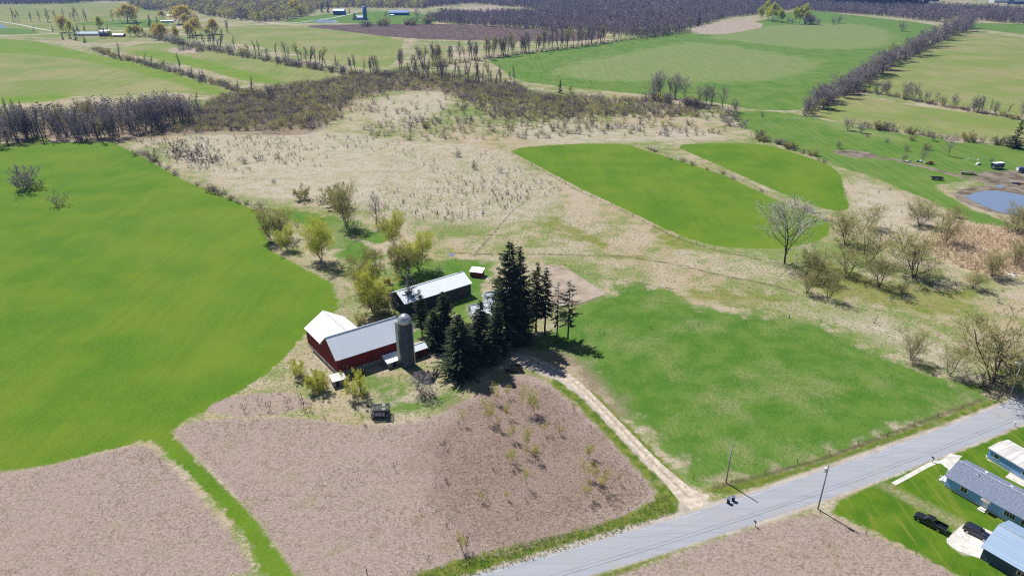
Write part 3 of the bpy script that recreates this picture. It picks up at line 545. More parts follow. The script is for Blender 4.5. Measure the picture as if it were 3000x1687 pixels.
PR['spruce'] = [spruce_proto('spruce', g_(140 + i), 24, Rd, cl, dens=dn, power=pw) for i, (Rd, cl, dn, pw) in enumerate(((5.6, .05, 1.35, .75), (4.5, .2, 1.2, .65), (6.4, .02, 1.5, .7), (3.6, .3, 1.1, .6)))]
PR['thin'] = [spruce_proto('thin_conifer', g_(150 + i), 20, 3.8, .25, dens=.9, thin=.5 + .2 * i, needle=M['needle'] if not i else M['needle_blue'], bark=M['bark'], power=.6) for i in range(2)]
PR['dead'] = [spruce_proto('bluish_conifer', g_(155), 20, 4.4, .05, dens=1.2, thin=.35, needle=M['needle_blue'], bark=M['twig'], power=.7)]
def small_spruce(seed):
    rg = g_(seed); t = spruce_proto('field_spruce', rg, 12, 3.2, .04, dens=1.0, power=.8); return t
PR['evergreen'] = [small_spruce(160), small_spruce(161)]
UNIT = dict(tall=20, slim=16, open=10, white=12, round=8, orchard=6, olive=8, willow=9, gold=18, green=18, thicket=3.2, bigbush=5, stem=2.2, sapling=4.2, budding=3.2, spruce=24, thin=20, dead=20, evergreen=12)
NPLANT = {}
def plant(kind, name, cat, label, b, Ht, group=None, wide=1.0, var=None, rot=None, flat=False):
    """one plant: an empty with trunk and crown children, or for far ones one mesh"""
    pr = PR[kind]; tr, cr = pr[var % len(pr)] if var is not None else rnd.choice(pr); s = Ht / UNIT[kind]; rz = rnd.uniform(0, 6.28) if rot is None else rot
    NPLANT[kind] = NPLANT.get(kind, 0) + 1
    if cr is None:
        o = link(name, tr); tag(o, label, cat, group); o.location = (b[0], b[1], 0); o.rotation_euler = (0, 0, rz); o.scale = (s * wide, s * wide, s); return o
    t = thing(name, label, cat, (b[0], b[1], 0), rz, group); t.scale = (s * wide, s * wide, s)
    link('trunk', tr, t); link('crown', cr, t); return t
def pxplant(kind, name, cat, label, base, top_y, wpx=None, **k):
    """placed from its foot (px of the 3000 px frame) and the row of its top; wpx = crown width"""
    b = G(*base); Ht = height(b, top_y)
    return plant(kind, name, cat, label, b, Ht, **k)
# ------------------------------------------------------------------ building materials
def metal_roof(name, c, c2, rough=.42, seam=2.2, axis=0, spec=.5, metal=0.0):
    m, nt, b = mat(name, rough, spec, metal); B = NB(nt); v = B.obj()
    s = [.08, .08, .08]; s[axis] = 1.6; f = B.ramp(B.noise(B.map(v, tuple(s)), 1.4, 4, .65), .35, .7)
    B.L.new(B.mix(f, c, c2), b.inputs['Base Color'])
    wv = B.n('ShaderNodeTexWave', wave_type='BANDS', bands_direction='XY'[axis]); B.L.new(v, wv.inputs['Vector']); wv.inputs['Scale'].default_value = seam
    B.L.new(B.bump(B.math('POWER', wv.outputs['Fac'], 3.0), .35, .03), b.inputs['Normal']); return m
def boards(name, c, c2, axis=0, scale=1.6, rough=.85):
    m, nt, b = mat(name, rough, .15); B = NB(nt); v = B.obj()
    s = [.25, .25, .25]; s[axis] = 5.0; f = B.ramp(B.noise(B.map(v, tuple(s)), 1.0, 4, .65), .3, .7); f2 = B.ramp(B.noise(v, .35, 3), .4, .7)
    c_ = B.mix(f, c, c2); c_ = B.mix(B.math('MULTIPLY', f2, .4), c_, tuple(x * .6 for x in c)); B.L.new(c_, b.inputs['Base Color'])
    wv = B.n('ShaderNodeTexWave', wave_type='BANDS', bands_direction='XYZ'[axis]); B.L.new(v, wv.inputs['Vector']); wv.inputs['Scale'].default_value = scale
    B.L.new(B.bump(wv.outputs['Fac'], .4, .03), b.inputs['Normal']); return m
M['tin'] = metal_roof('white_tin', (.80, .86, .95), (.86, .91, .98), .4, 2.4, 0)  # white metal, with the blue of the reflected sky put into its colour
M['tin_y'] = metal_roof('white_tin_wing', (.80, .81, .82), (.86, .86, .86), .5, 2.4, 1)
M['tin_rust'] = metal_roof('stained_tin', (.45, .43, .42), (.68, .67, .66), .55, 2.4, 0)
M['red'] = boards('barn_red', (.165, .020, .013), (.24, .036, .022), 0)
M['red_y'] = boards('barn_red_gable', (.165, .020, .013), (.24, .036, .022), 1)
M['white'] = boards('whitewash', (.62, .62, .61), (.76, .76, .75), 2, 2.6)
M['siding'] = boards('white_siding', (.66, .69, .72), (.74, .76, .78), 2, 3.0)
M['blue_siding'] = boards('pale_blue_siding', (.25, .47, .92), (.30, .53, .95), 2, 3.0)
M['shed_green'] = boards('dark_green_metal', (.018, .038, .036), (.035, .06, .055), 0, 2.0)
M['grey_shingle'] = varied('blue_grey_shingle', (.13, .155, .225), (.22, .255, .34), 5, .9, .15, local=True, bump=.03)
M['blue_roof'] = metal_roof('blue_grey_roof', (.235, .33, .47), (.29, .39, .53), .5, 2.0, 1)
M['dark_and_shaded_wall'] = boards('dark_and_shaded_siding', (.05, .085, .13), (.075, .115, .17), 2, 3.0)  # dark wall tone; on the garage it is painted shade
M['silo'] = None
def silo_mat():
    m, nt, b = mat('silo_staves', .5, .4); B = NB(nt); v = B.obj()
    br = B.n('ShaderNodeTexNoise'); s = B.noise(B.map(v, (2.5, 2.5, .25)), 1.2, 4, .65)
    c = B.mix(B.ramp(s, .35, .65), (.022, .030, .05), (.07, .088, .13)); c = B.mix(B.math('MULTIPLY', B.ramp(B.noise(v, .5, 3), .45, .7), .6), c, (.10, .12, .165))
    wv = B.n('ShaderNodeTexWave', wave_type='BANDS', bands_direction='Z'); B.L.new(v, wv.inputs['Vector']); wv.inputs['Scale'].default_value = .62
    ln = B.ramp(wv.outputs['Fac'], .9, .98); c = B.mix(B.math('MULTIPLY', ln, .7), c, (.05, .05, .055)); B.L.new(c, b.inputs['Base Color'])
    B.L.new(B.bump(ln, .6, .05), b.inputs['Normal']); return m
M['silo'] = silo_mat()
M['galv'] = varied('galvanised', (.42, .46, .52), (.66, .70, .75), 1.6, .3, .5, metal=.45, local=True)
M['blue_paint'] = varied('blue_silo_steel', (.05, .16, .42), (.08, .22, .52), .3, .4, .4, local=True)
M['blue_barn_roof'] = metal_roof('bright_blue_roof', (.035, .14, .42), (.055, .19, .50), .45, 1.0, 0)
M['blue_wall'] = boards('blue_steel_wall', (.03, .11, .33), (.05, .15, .40), 0, 1.0)
M['glass'] = mat('window_glass', .08, .6)[0]; M['glass'].node_tree.nodes['Principled BSDF'].inputs['Base Color'].default_value = (.012, .015, .02, 1)
M['trim'] = varied('white_trim', (.70, .71, .72), (.78, .78, .79), 1, .6, .3, local=True)
M['black'] = varied('black_rubber', (.012, .012, .013), (.025, .025, .027), 3, .7, .3, local=True)
M['wood_grey'] = boards('weathered_wood', (.22, .20, .18), (.36, .34, .31), 0, 3.0)
M['pole'] = boards('grey_pole', (.30, .285, .27), (.42, .40, .38), 2, .1)
M['rust'] = varied('rusty_iron', (.14, .05, .025), (.25, .11, .055), 2, .8, .2, local=True)
M['dark_wood'] = varied('dark_stained_boards', (.010, .012, .03), (.03, .033, .06), 2, .6, .4, local=True)
M['cut_wood'] = varied('cut_wood', (.42, .33, .22), (.55, .45, .33), 3, .9, .1, local=True)
M['bright'] = varied('bright_plastic', (.72, .74, .78), (.80, .82, .85), 2, .4, .4, local=True)
M['orange'] = varied('orange_paint', (.42, .10, .03), (.55, .15, .05), 2, .6, .3, local=True)
M['tarp'] = varied('blue_tarp', (.03, .16, .52), (.05, .22, .62), 2, .5, .4, local=True)
M['steel_blue'] = varied('blue_grey_wagon_paint', (.06, .10, .20), (.10, .15, .27), 2, .5, .4, local=True)
M['car_black'] = mat('black_car_paint', .22, .5)[0]; M['car_black'].node_tree.nodes['Principled BSDF'].inputs['Base Color'].default_value = (.008, .009, .012, 1); M['car_black'].node_tree.nodes['Principled BSDF'].inputs['Coat Weight'].default_value = .6
M['car_navy'] = mat('navy_car_paint', .22, .5)[0]; M['car_navy'].node_tree.nodes['Principled BSDF'].inputs['Base Color'].default_value = (.010, .014, .035, 1); M['car_navy'].node_tree.nodes['Principled BSDF'].inputs['Coat Weight'].default_value = .6
M['chrome'] = mat('bright_wheel', .25, .5, .9)[0]; M['chrome'].node_tree.nodes['Principled BSDF'].inputs['Base Color'].default_value = (.6, .6, .62, 1)
M['lamp_red'] = varied('red_lens', (.25, .01, .01), (.35, .02, .02), 3, .3, .5, local=True)
M['lamp_clear'] = varied('clear_lens', (.6, .62, .65), (.7, .72, .75), 3, .15, .5, local=True)

# ------------------------------------------------------------------ building helpers (local frame: x along the ridge, y across, origin at the near left corner)
def walls(t, L, W, ez, rz_, wm, gm_=None, z0=0.0, x0=0.0, y0=0.0, shear=0.0, name='wall'):
    b = MB(); f = lambda x, y, z: (x + shear * y, y, z); x1, y1 = x0 + L, y0 + W
    V = [f(x0, y0, z0), f(x1, y0, z0), f(x1, y1, z0), f(x0, y1, z0), f(x0, y0, ez), f(x1, y0, ez), f(x1, y1, ez), f(x0, y1, ez), f(x0, (y0 + y1) / 2, rz_), f(x1, (y0 + y1) / 2, rz_)]
    b.add(V, [(0, 1, 5, 4), (2, 3, 7, 6)], 0); b.add(V, [(1, 2, 6, 9, 5), (3, 0, 4, 8, 7)], 1)
    return b.build(name, [wm, gm_ or wm], t)
def gable_roof(t, L, W, ez, rz_, m, over=.35, x0=0.0, y0=0.0, shear=0.0, th_=.12, name='roof', lift=.03):
    b = MB(); f = lambda x, y, z: (x + shear * y, y, z); x1 = x0 + L; ym = y0 + W / 2; sl_ = (rz_ - ez) / (W / 2)
    for s in (-1, 1):
        ye = ym + s * (W / 2 + over); ze = ez - over * sl_ + lift; q = [f(x0 - over, ym, rz_ + lift), f(x1 + over, ym, rz_ + lift), f(x1 + over, ye, ze), f(x0 - over, ye, ze)]
        b.slab(q if s < 0 else q, th_)
    o = b.build(name, [m], t)
    r = MB(); r.box(x0 - over, ym - .16, rz_ + lift - .02, x1 + over, ym + .16, rz_ + lift + .045); r.V = [(x + shear * y, y, z) for x, y, z in r.V]; r.build('ridge_cap', [M['galv']], o)
    return o
def window(t, c, wd, h, face, panes=1, frame=None, y_in=0.0, name='window'):
    """face: 'x-','x+','y-','y+' side; c = (x, y, z) of its centre on the wall; frame proud of the wall, glass a sub-part"""
    b = MB(); g = MB(); fr = .07; ax = 1 if face[0] == 'x' else 0; s = -1 if face[1] == '-' else 1
    def bx(B_, u0, z0, u1, z1, d0, d1):
        d0, d1 = sorted((s * d0, s * d1))
        if ax == 0: B_.box(c[0] + u0, c[1] + d0, c[2] + z0, c[0] + u1, c[1] + d1, c[2] + z1)
        else: B_.box(c[0] + d0, c[1] + u0, c[2] + z0, c[0] + d1, c[1] + u1, c[2] + z1)
    bx(b, -wd / 2 - fr, h / 2, wd / 2 + fr, h / 2 + fr, -.02, .05); bx(b, -wd / 2 - fr, -h / 2 - fr, wd / 2 + fr, -h / 2, -.02, .07)
    for i in range(panes + 1):
        u = -wd / 2 + wd * i / panes; k = fr if i in (0, panes) else fr / 2; bx(b, u - (k if i else fr), -h / 2, u + (k if i < panes else fr), h / 2, -.02, .05)
    w_ = b.build(name, [frame or M['trim']], t); bx(g, -wd / 2, -h / 2, wd / 2, h / 2, -.02, .025); g.build('pane', [M['glass']], w_); return w_
def door(t, c, wd, h, face, m, name='door'):
    b = MB(); s = -1 if face[1] == '-' else 1; d0, d1 = sorted((s * -.02, s * .06))
    if face[0] == 'y': b.box(c[0] - wd / 2, c[1] + d0, c[2], c[0] + wd / 2, c[1] + d1, c[2] + h)
    else: b.box(c[0] + d0, c[1] - wd / 2, c[2], c[0] + d1, c[1] + wd / 2, c[2] + h)
    return b.build(name, [m], t)

# ------------------------------------------------------------------ the red barn, its silo and sheds
barn = thing('barn', 'big red L shaped barn with white tin roofs beside the silo', 'barn', (-46.8, 156.4, 0), R(35.3))
SH = -.038
walls(barn, 20.4, 10.4, 5.5, 9.85, M['red'], M['red_y'], 1.25, 0, 0, SH)
walls(barn, 20.3, 10.3, 1.25, 1.25, M['wood_grey'], M['white'], -.3, .05, .05, SH, 'foundation')
gable_roof(barn, 20.4, 10.4, 5.5, 9.85, M['tin'], .4, 0, 0, SH)
b = MB(); f = lambda x, y, z: (x + SH * y, y, z); xr, ze, zr, yb = 11.6, 6.1, 9.8, 20.6
b.add([f(0, 10.4, 1.25), f(0, yb, 1.25), f(0, yb, ze), f(0, 10.4, ze)], [(0, 1, 2, 3)]); b.add([f(xr, 10.4, 1.25), f(xr, yb, 1.25), f(xr, yb, ze), f(xr, 10.4, ze)], [(3, 2, 1, 0)])
b.add([f(0, yb, 1.25), f(xr, yb, 1.25), f(xr, yb, ze), f(xr / 2, yb, zr), f(0, yb, ze)], [(4, 3, 2, 1, 0)]); b.build('wing_wall', [M['red_y']], barn)
b = MB(); b.box(.05, 10.36, -.3, xr - .05, yb - .05, 1.25); b.V = [f(*p) for p in b.V]; b.build('wing_foundation', [M['white']], barn)
b = MB(); ov = .4; sw = (zr - ze) / (xr / 2)
b.slab([f(xr / 2, 5.25, zr + .03), f(xr / 2, yb + ov, zr + .03), f(-ov, yb + ov, ze - ov * sw + .03), f(-ov, 9.45, ze - ov * sw + .03)], .12)
b.slab([f(xr / 2, 5.25, zr + .03), f(xr / 2, yb + ov, zr + .03), f(xr + ov, yb + ov, ze - ov * sw + .03), f(xr + ov, 9.45, ze - ov * sw + .03)], .12); wr = b.build('wing_roof', [M['tin_y']], barn)
b = MB(); b.box(xr / 2 - .16, 5.3, zr + .01, xr / 2 + .16, yb + ov, zr + .075); b.V = [f(*p) for p in b.V]; b.build('ridge_cap', [M['galv']], wr)
for y in (2.2, 7.4, 12.6, 17.2): window(barn, (SH * y, y, .62), .8, .6, 'x-', 2)
b = MB(); b.box(-.09, 8.9, .0, .02, 11.2, 2.3); b.build('barn_door', [M['white']], barn)
for x in (3.5, 8.0, 12.5): window(barn, (x, 0, .75), .8, .6, 'y-', 2)
door(barn, (16.0, 0, -.05), 2.4, 2.3, 'y-', M['black'], 'barn_door')
b = MB()
for p, q in (((-.03, -.03), (.12, .12)),): b.box(p[0] - .02, p[1] - .02, 1.25, q[0], q[1], 5.35)
b.build('corner_board', [M['red']], barn)
b = MB(); b.tube((0.3, -.45, 5.12), (20.4, -.45, 5.12), .07, k=6); b.build('gutter', [M['galv']], barn)

SB = G(*Z1(1064, 1128)); silo = thing('silo', 'tall grey concrete silo with a shiny metal dome beside the barn', 'silo', SB)
rs, hs = 1.92, 13.5
b = MB(); b.tube((0, 0, -.3), (0, 0, hs), rs, k=40, cap=False); b.build('silo_wall', [M['silo']], silo, True)
b = MB(); b.sphere((0, 0, hs), rs + .08, rs + .08, 2.3, nu=32, nv=9, half=True); dome = b.build('dome', [M['galv']], silo, True)
b = MB()
for i in range(16):
    a = math.pi * 2 * i / 16; prev = None
    for j in range(1, 8):
        q = (math.sin(math.pi / 2 * j / 7) * (rs + .11) * math.cos(a), math.sin(math.pi / 2 * j / 7) * (rs + .11) * math.sin(a), hs + 2.34 * math.cos(math.pi / 2 * j / 7))
        if prev: b.tube(prev, q, .035, k=4, cap=False)
        prev = q
b.build('dome_rib', [M['galv']], dome)
b = MB()
for z in np.arange(.6, hs, .62): 
    for i in range(40):
        a0, a1 = 2 * math.pi * i / 40, 2 * math.pi * (i + 1) / 40; b.tube(((rs + .015) * math.cos(a0), (rs + .015) * math.sin(a0), z), ((rs + .015) * math.cos(a1), (rs + .015) * math.sin(a1), z), .018, k=3, cap=False)
b.build('hoop', [M['galv']], silo)
b = MB(); b.box(-rs - .75, .0, 0, -rs + .15, 1.1, hs - .1); b.build('chute', [M['galv']], silo)
b = MB(); b.tube((rs + .22, -.4, .3), (rs + .22, -.4, hs - .4), .15, k=10); b.tube((rs + .22, -.4, hs - .4), (rs * .55, -.2, hs + 1.1), .15, k=10); b.build('filler_pipe', [M['bright']], silo, True)
b = MB(); b.box(rs + .16, -.85, hs - 1.3, rs + .75, -.1, hs - .7); b.build('hopper', [M['galv']], silo)

def shed(name, label, cat, o, rz, L, W, zf, zb, wm, rm, over=.2, post=False):
    """lean-to: front wall zf high at y = 0, back wall zb at y = W"""
    t = thing(name, label, cat, o, rz); b = MB()
    b.add([(0, 0, -.1), (L, 0, -.1), (L, W, -.1), (0, W, -.1), (0, 0, zf), (L, 0, zf), (L, W, zb), (0, W, zb)], [(0, 1, 5, 4), (1, 2, 6, 5), (2, 3, 7, 6), (3, 0, 4, 7)]); b.build('wall', [wm], t)
    s = (zb - zf) / W; b = MB(); b.slab([(-over, -over, zf - over * s + .05), (L + over, -over, zf - over * s + .05), (L + over, W + over, zb + over * s + .05), (-over, W + over, zb + over * s + .05)], .08); b.build('roof', [rm], t); return t
t = shed('milk_house', 'low dark hut with a stained white roof at the barn corner', 'shed', G(*Z1(478, 1312)), R(28), 3.4, 2.9, 1.9, 2.3, M['wood_grey'], M['tin_rust']); door(t, (1.2, 0, 0), .9, 1.7, 'y-', M['black'])
t = shed('feed_shed', 'low shed with a blue grey roof between the barn and silo', 'shed', G(*Z1(910, 1160)), R(36), 4.2, 3.2, 1.7, 2.5, M['wood_grey'], M['tin']); door(t, (2, 0, 0), 1.0, 1.5, 'y-', M['black'])
t = thing('silo_shed', 'small red shed with a grey tin roof right of the silo', 'shed', G(*Z1(1108, 1088)), R(36)); walls(t, 4.4, 3.4, 2.6, 3.5, M['red'], M['red_y']); gable_roof(t, 4.4, 3.4, 2.6, 3.5, M['tin']); door(t, (2.2, 0, 0), 1.1, 1.9, 'y-', M['black'])

ms = thing('machine_shed', 'long dark green machine shed with a bright white tin roof', 'shed', (-33.5, 191.3, 0), R(37.8))
walls(ms, 25, 9.6, 4.7, 7.0, M['shed_green'], M['shed_green']); gable_roof(ms, 25, 9.6, 4.7, 7.0, M['tin'], .4)
for x in (4, 10, 16, 21): door(ms, (x, 0, 0), 3.6, 3.6, 'y-', M['black'], 'shed_door')
window(ms, (25, 4.8, 2.2), 1.2, 1.0, 'x+', 2); door(ms, (25, 2, 0), 1.0, 2.1, 'x+', M['trim']); window(ms, (0, 4.8, 2.4), 1.2, 1.0, 'x-', 2)

fh = thing('farmhouse', 'white two storey farmhouse almost hidden behind dark spruces', 'house', (-6.5, 187.5, 0), R(20))
walls(fh, 9.5, 8, 5.6, 8.6, M['siding'], M['siding']); gable_roof(fh, 9.5, 8, 5.6, 8.6, M['tin'], .4)
for x in (1.5, 4.7, 8): window(fh, (x, 0, 4.2), .9, 1.4, 'y-', 2); window(fh, (x + .3, 0, 1.6), .9, 1.4, 'y-', 2)
for y in (2, 6): window(fh, (0, y, 4.2), .9, 1.4, 'x-', 2); window(fh, (9.5, y, 4.2), .9, 1.4, 'x+', 2)
b = MB(); b.box(6.5, 3.7, 7.6, 7.1, 4.3, 9.7); b.build('chimney', [M['rust']], fh)
walls(fh, 5.2, 6.0, 2.9, 4.9, M['siding'], M['siding'], 0, -5.2, 1.2, name='kitchen_wall'); gable_roof(fh, 5.2, 6.0, 2.9, 4.9, M['tin'], .35, -5.2, 1.2, name='kitchen_roof')
window(fh, (-2.4, 1.2, 1.6), 1.0, 1.2, 'y-', 2)
b = MB(); b.slab([(-.2, -2.6, 2.5), (9.7, -2.6, 2.5), (9.7, -.02, 3.0), (-.2, -.02, 3.0)], .1); b.build('porch_roof', [M['tin']], fh)
for x in (.1, 3.2, 6.3, 9.4): b = MB(); b.box(x - .08, -2.45, 0, x + .08, -2.3, 2.4); b.build('porch_post', [M['trim']], fh)
door(fh, (3.1, 0, .2), 1.0, 2.1, 'y-', M['wood_grey'])
gshed = thing('garden_shed', 'small red board shed with a flat white roof on the farm lawn', 'shed', G(*Z2(478, 432)), R(-15))
b = MB(); b.add([(0, 0, -.1), (4.4, 0, -.1), (4.4, 3, -.1), (0, 3, -.1), (0, 0, 2.0), (4.4, 0, 2.0), (4.4, 3, 2.5), (0, 3, 2.5)], [(0, 1, 5, 4), (1, 2, 6, 5), (2, 3, 7, 6), (3, 0, 4, 7)]); b.build('wall', [boards('red_boards', (.13, .025, .015), (.24, .07, .045), 0, 1.2)], gshed)
b = MB(); b.slab([(-.25, -.3, 2.0), (4.65, -.3, 2.0), (4.65, 3.3, 2.62), (-.25, 3.3, 2.62)], .1); b.build('roof', [M['tin']], gshed); door(gshed, (3.2, 0, 0), .9, 1.8, 'y-', M['red'])

# ------------------------------------------------------------------ the neighbours by the road: ranch house, garage, mobile home
rh = thing('ranch_house', 'long pale blue ranch house with a blue grey shingle roof', 'house', (91.9, 113.45, 0), R(-57.0))
LR, WR = 21.0, 8.6
walls(rh, LR, WR, 2.9, 4.75, M['blue_siding'], M['blue_siding'], .45); walls(rh, LR, WR - .1, .45, .45, M['concrete'], M['concrete'], -.2, 0, .05, name='foundation')
rf = gable_roof(rh, LR, WR, 2.9, 4.75, M['grey_shingle'], .42)
for x, wd, p in ((3.6, 1.3, 2), (12.2, 2.0, 4), (15.6, 2.6, 5)): window(rh, (x, 0, 1.75), wd, 1.05, 'y-', p)
for y in (2.4, 6.2): window(rh, (0, y, 1.75), 1.1, 1.0, 'x-', 2)
door(rh, (7.9, 0, .45), 1.0, 2.05, 'y-', M['trim']); 
b = MB(); b.slab([(7.1, -1.15, 2.42), (8.7, -1.15, 2.42), (8.7, -.02, 2.75), (7.1, -.02, 2.75)], .07); b.build('door_canopy', [M['wood_grey']], rh)
b = MB(); b.box(7.2, -1.4, 0, 8.6, -.02, .22); b.box(7.35, -1.0, .22, 8.45, -.02, .42); b.build('step', [M['concrete']], rh)
b = MB(); b.box(4.6, WR / 2 + .15, 4.5, 5.1, WR / 2 + .65, 5.2); b.build('chimney', [M['trim']], rf); b = MB(); b.tube((4.0, WR / 2 - .9, 4.2), (4.0, WR / 2 - .9, 4.95), .13, k=10); b.box(3.6, WR / 2 - 1.2, 4.33, 4.4, WR / 2 - .55, 4.42); b.build('roof_vent', [M['galv']], rf)
b = MB(); b.box(9.0, WR - 2.9, 3.78, 9.6, WR - 2.3, 4.05); b.build('skylight', [M['bright']], rf)
b = MB()                                                            # white porch steps and rail at the road end
for i in range(3): b.box(-1.0 - .35 * i, 1.0, 0, -.65 - .35 * i, 3.6, .6 - .2 * i)
b.box(-.65, .8, 0, -.02, 3.8, .62)
for x in (-1.6, -.9, -.1):
    for y in (.8, 3.8): b.box(x - .05, y - .05, 0, x + .05, y + .05, 1.5)
for y in (.8, 3.8): b.box(-1.62, y - .04, 1.42, -.1, y + .04, 1.52); b.box(-1.62, y - .03, .95, -.1, y + .03, 1.02)
b.build('porch', [M['trim']], rh)
ga = thing('garage', 'garage with pale blue metal roof by the gravel pad, shade painted into long walls', 'garage', (87.45, 94.0, 0), R(-55.2))
walls(ga, 14, 11.0, 2.9, 5.0, M['dark_and_shaded_wall'], M['siding']); gable_roof(ga, 14, 11.0, 2.9, 5.0, M['blue_roof'], .4)  # shadow under the eaves is painted into the dark blue long walls
window(ga, (6.4, 0, 1.65), 1.3, .95, 'y-', 2); door(ga, (0, 3.2, 0), 3.0, 2.3, 'x-', M['bright'], 'garage_door'); door(ga, (0, 7.6, 0), 3.0, 2.3, 'x-', M['bright'], 'garage_door')
mh = thing('mobile_home', 'white roofed mobile home with pale blue sides beside the road', 'mobile home', (106.6, 122.6, 0), R(-66))
b = MB(); b.box(0, 0, .6, 19, 6.4, 2.85); b.build('wall', [M['blue_siding']], mh); b = MB(); b.box(.06, .06, -.1, 18.9, 6.3, .6); b.build('skirting', [M['trim']], mh)
b = MB(); pr_ = [(-.25, 2.85), (6.65, 2.85), (6.65, 2.98), (3.2, 3.42), (-.25, 2.98)]; k = len(pr_)
b.add([(-.25, y, z) for y, z in pr_] + [(19.2, y, z) for y, z in pr_], [(i, k + i, k + (i + 1) % k, (i + 1) % k) for i in range(k)] + [tuple(range(k)), tuple(range(2 * k - 1, k - 1, -1))]); b.build('roof', [M['tin_rust']], mh)
b = MB(); b.box(-.27, -.27, 2.72, 19.22, -.2, 2.99); b.box(-.27, 6.6, 2.72, 19.22, 6.67, 2.99); b.build('fascia', [M['trim']], mh)
for x in (1.8, 8, 13): window(mh, (x, 0, 1.8), 1.1, .9, 'y-', 2)
window(mh, (0, 3.2, 1.8), 1.4, .9, 'x-', 2); door(mh, (10.4, 0, .6), .9, 2.0, 'y-', M['trim'])
# ------------------------------------------------------------------ vehicles
def wheel(t, x, y, r, wd, s):
    b = MB(); b.tube((x, y - wd / 2, r), (x, y + wd / 2, r), r, k=20); w_ = b.build('wheel', [M['black']], t, False)
    b = MB(); b.tube((x, y + s * (wd / 2 - .02), r), (x, y + s * (wd / 2 + .015), r), r * .62, k=14)
    b.build('rim', [M['chrome']], w_); return w_
def loft(b, rows, m=0):
    """rows: list of rings, each a list of points with the same count; ends capped"""
    k = len(rows[0]); V = [p for r_ in rows for p in r_]; Fs = []
    for i in range(len(rows) - 1):
        for j in range(k): Fs.append((i * k + j, i * k + (j + 1) % k, (i + 1) * k + (j + 1) % k, (i + 1) * k + j))
    Fs += [tuple(range(k))[::-1], tuple(range((len(rows) - 1) * k, len(rows) * k))]; b.add(V, Fs, m)
def ring(x, hw, z0, z1, rnd_=.12, tuck=.06):
    return [(x, -hw + tuck, z0), (x, -hw, z0 + .25), (x, -hw, z1 - rnd_), (x, -hw + rnd_, z1), (x, hw - rnd_, z1), (x, hw, z1 - rnd_), (x, hw, z0 + .25), (x, hw - tuck, z0)]
def vehicle(kind, name, label, cat, o, rz, paint):
    t = thing(name, label, cat, o, rz)                              # front at +x
    pick = kind == 'pickup'; Lh, hw = (2.9, .98) if pick else (2.35, .92); zb = .42; b = MB()
    if pick:
        rows = [ring(Lh, hw - .12, zb, .86), ring(Lh - .15, hw - .03, zb, 1.0), ring(Lh - 1.0, hw, zb, 1.12), ring(1.15, hw, zb, 1.18), ring(-.75, hw, zb, 1.18)]
        loft(b, rows); loft(b, [ring(-.75, hw, zb, .72), ring(-Lh, hw - .03, zb, .72)])
        for s in (-1, 1): b.box(-Lh, min(s * hw, s * (hw - .09)), .7, -.75, max(s * hw, s * (hw - .09)), 1.2)
        b.box(-Lh, -hw + .05, .7, -Lh + .08, hw - .05, 1.18); b.box(-.85, -hw + .05, .7, -.76, hw - .05, 1.2)
        cab = [(1.2, .86, 1.16), (.55, .76, 1.78), (-.45, .76, 1.82), (-.76, .82, 1.18)]
    else:
        rows = [ring(Lh, hw - .15, zb, .86), ring(Lh - .2, hw - .04, zb, 1.0), ring(1.35, hw, zb, 1.1), ring(.9, hw, zb, 1.14), ring(-1.9, hw, zb, 1.14), ring(-Lh + .05, hw - .05, zb, 1.08), ring(-Lh, hw - .1, zb + .05, .95)]
        loft(b, rows); cab = [(1.0, .84, 1.1), (.25, .72, 1.68), (-1.75, .72, 1.72), (-2.3, .80, 1.08)]
    b.build('body', [paint], t, False)
    (xa, ya, za), (xb_, yb_, zb_), (xc, yc, zc), (xd, yd, zd) = cab; b = MB(); g = MB()
    b.slab([(xb_, -yb_, zb_), (xc, -yc, zc), (xc, yc, zc), (xb_, yb_, zb_)], .06)
    for s in (-1, 1):
        for (p, q) in (((xa, s * ya, za), (xb_, s * yb_, zb_ - .03)), ((xd, s * yd, zd), (xc, s * yc, zc - .03)), (((xa + xd) / 2, s * (ya + .02), za), ((xb_ + xc) / 2, s * yb_, zb_ - .03))): b.tube(p, q, .045, k=5)
    b.build('cab_roof', [paint], t)
    i = .02
    g.add([(xa, -ya + i, za - .02), (xa, ya - i, za - .02), (xd, yd - i, zd - .02), (xd, -yd + i, zd - .02), (xb_ - .02, -yb_ + i, zb_ - .05), (xb_ - .02, yb_ - i, zb_ - .05), (xc + .02, yc - i, zc - .05), (xc + .02, -yc + i, zc - .05)],
          [(0, 1, 5, 4), (1, 2, 6, 5), (2, 3, 7, 6), (3, 0, 4, 7)]); g.build('window', [M['glass']], t)
    r = .39 if pick else .35
    for x in ((1.85, -1.75) if pick else (1.45, -1.4)):
        for s in (-1, 1): wheel(t, x, s * (hw - .06), r, .26, s)
    for s in (-1, 1):
        b = MB(); b.box(Lh - .22, s * .68 - .16, .72, Lh - .03, s * .68 + .16, .9); b.build('headlight', [M['lamp_clear']], t)
        b = MB(); b.box(-Lh - .02, s * (hw - .16) - .09, .78, -Lh + .1, s * (hw - .16) + .09, 1.08); b.build('taillight', [M['lamp_red']], t)
        b = MB(); b.box(xa - .28, s * (ya + .14) - .1, za + .02, xa - .16, s * (ya + .14) + .1, za + .18); b.build('mirror', [paint], t)
    b = MB(); b.box(Lh - .08, -hw + .14, .42, Lh + .07, hw - .14, .62); b.build('bumper', [M['chrome'] if pick else paint], t); b = MB(); b.box(-Lh - .07, -hw + .1, .45, -Lh + .06, hw - .1, .64); b.build('bumper', [M['chrome'] if pick else paint], t)
    return t
a, b_ = G(*Z3(1035, 985)), G(*Z3(1255, 1098)); c = (a + b_) / 2; vehicle('pickup', 'pickup_truck', 'black pickup truck parked on the lawn by the ranch house', 'pickup truck', c, math.atan2(*(a - b_)[1::-1]), M['car_black'])
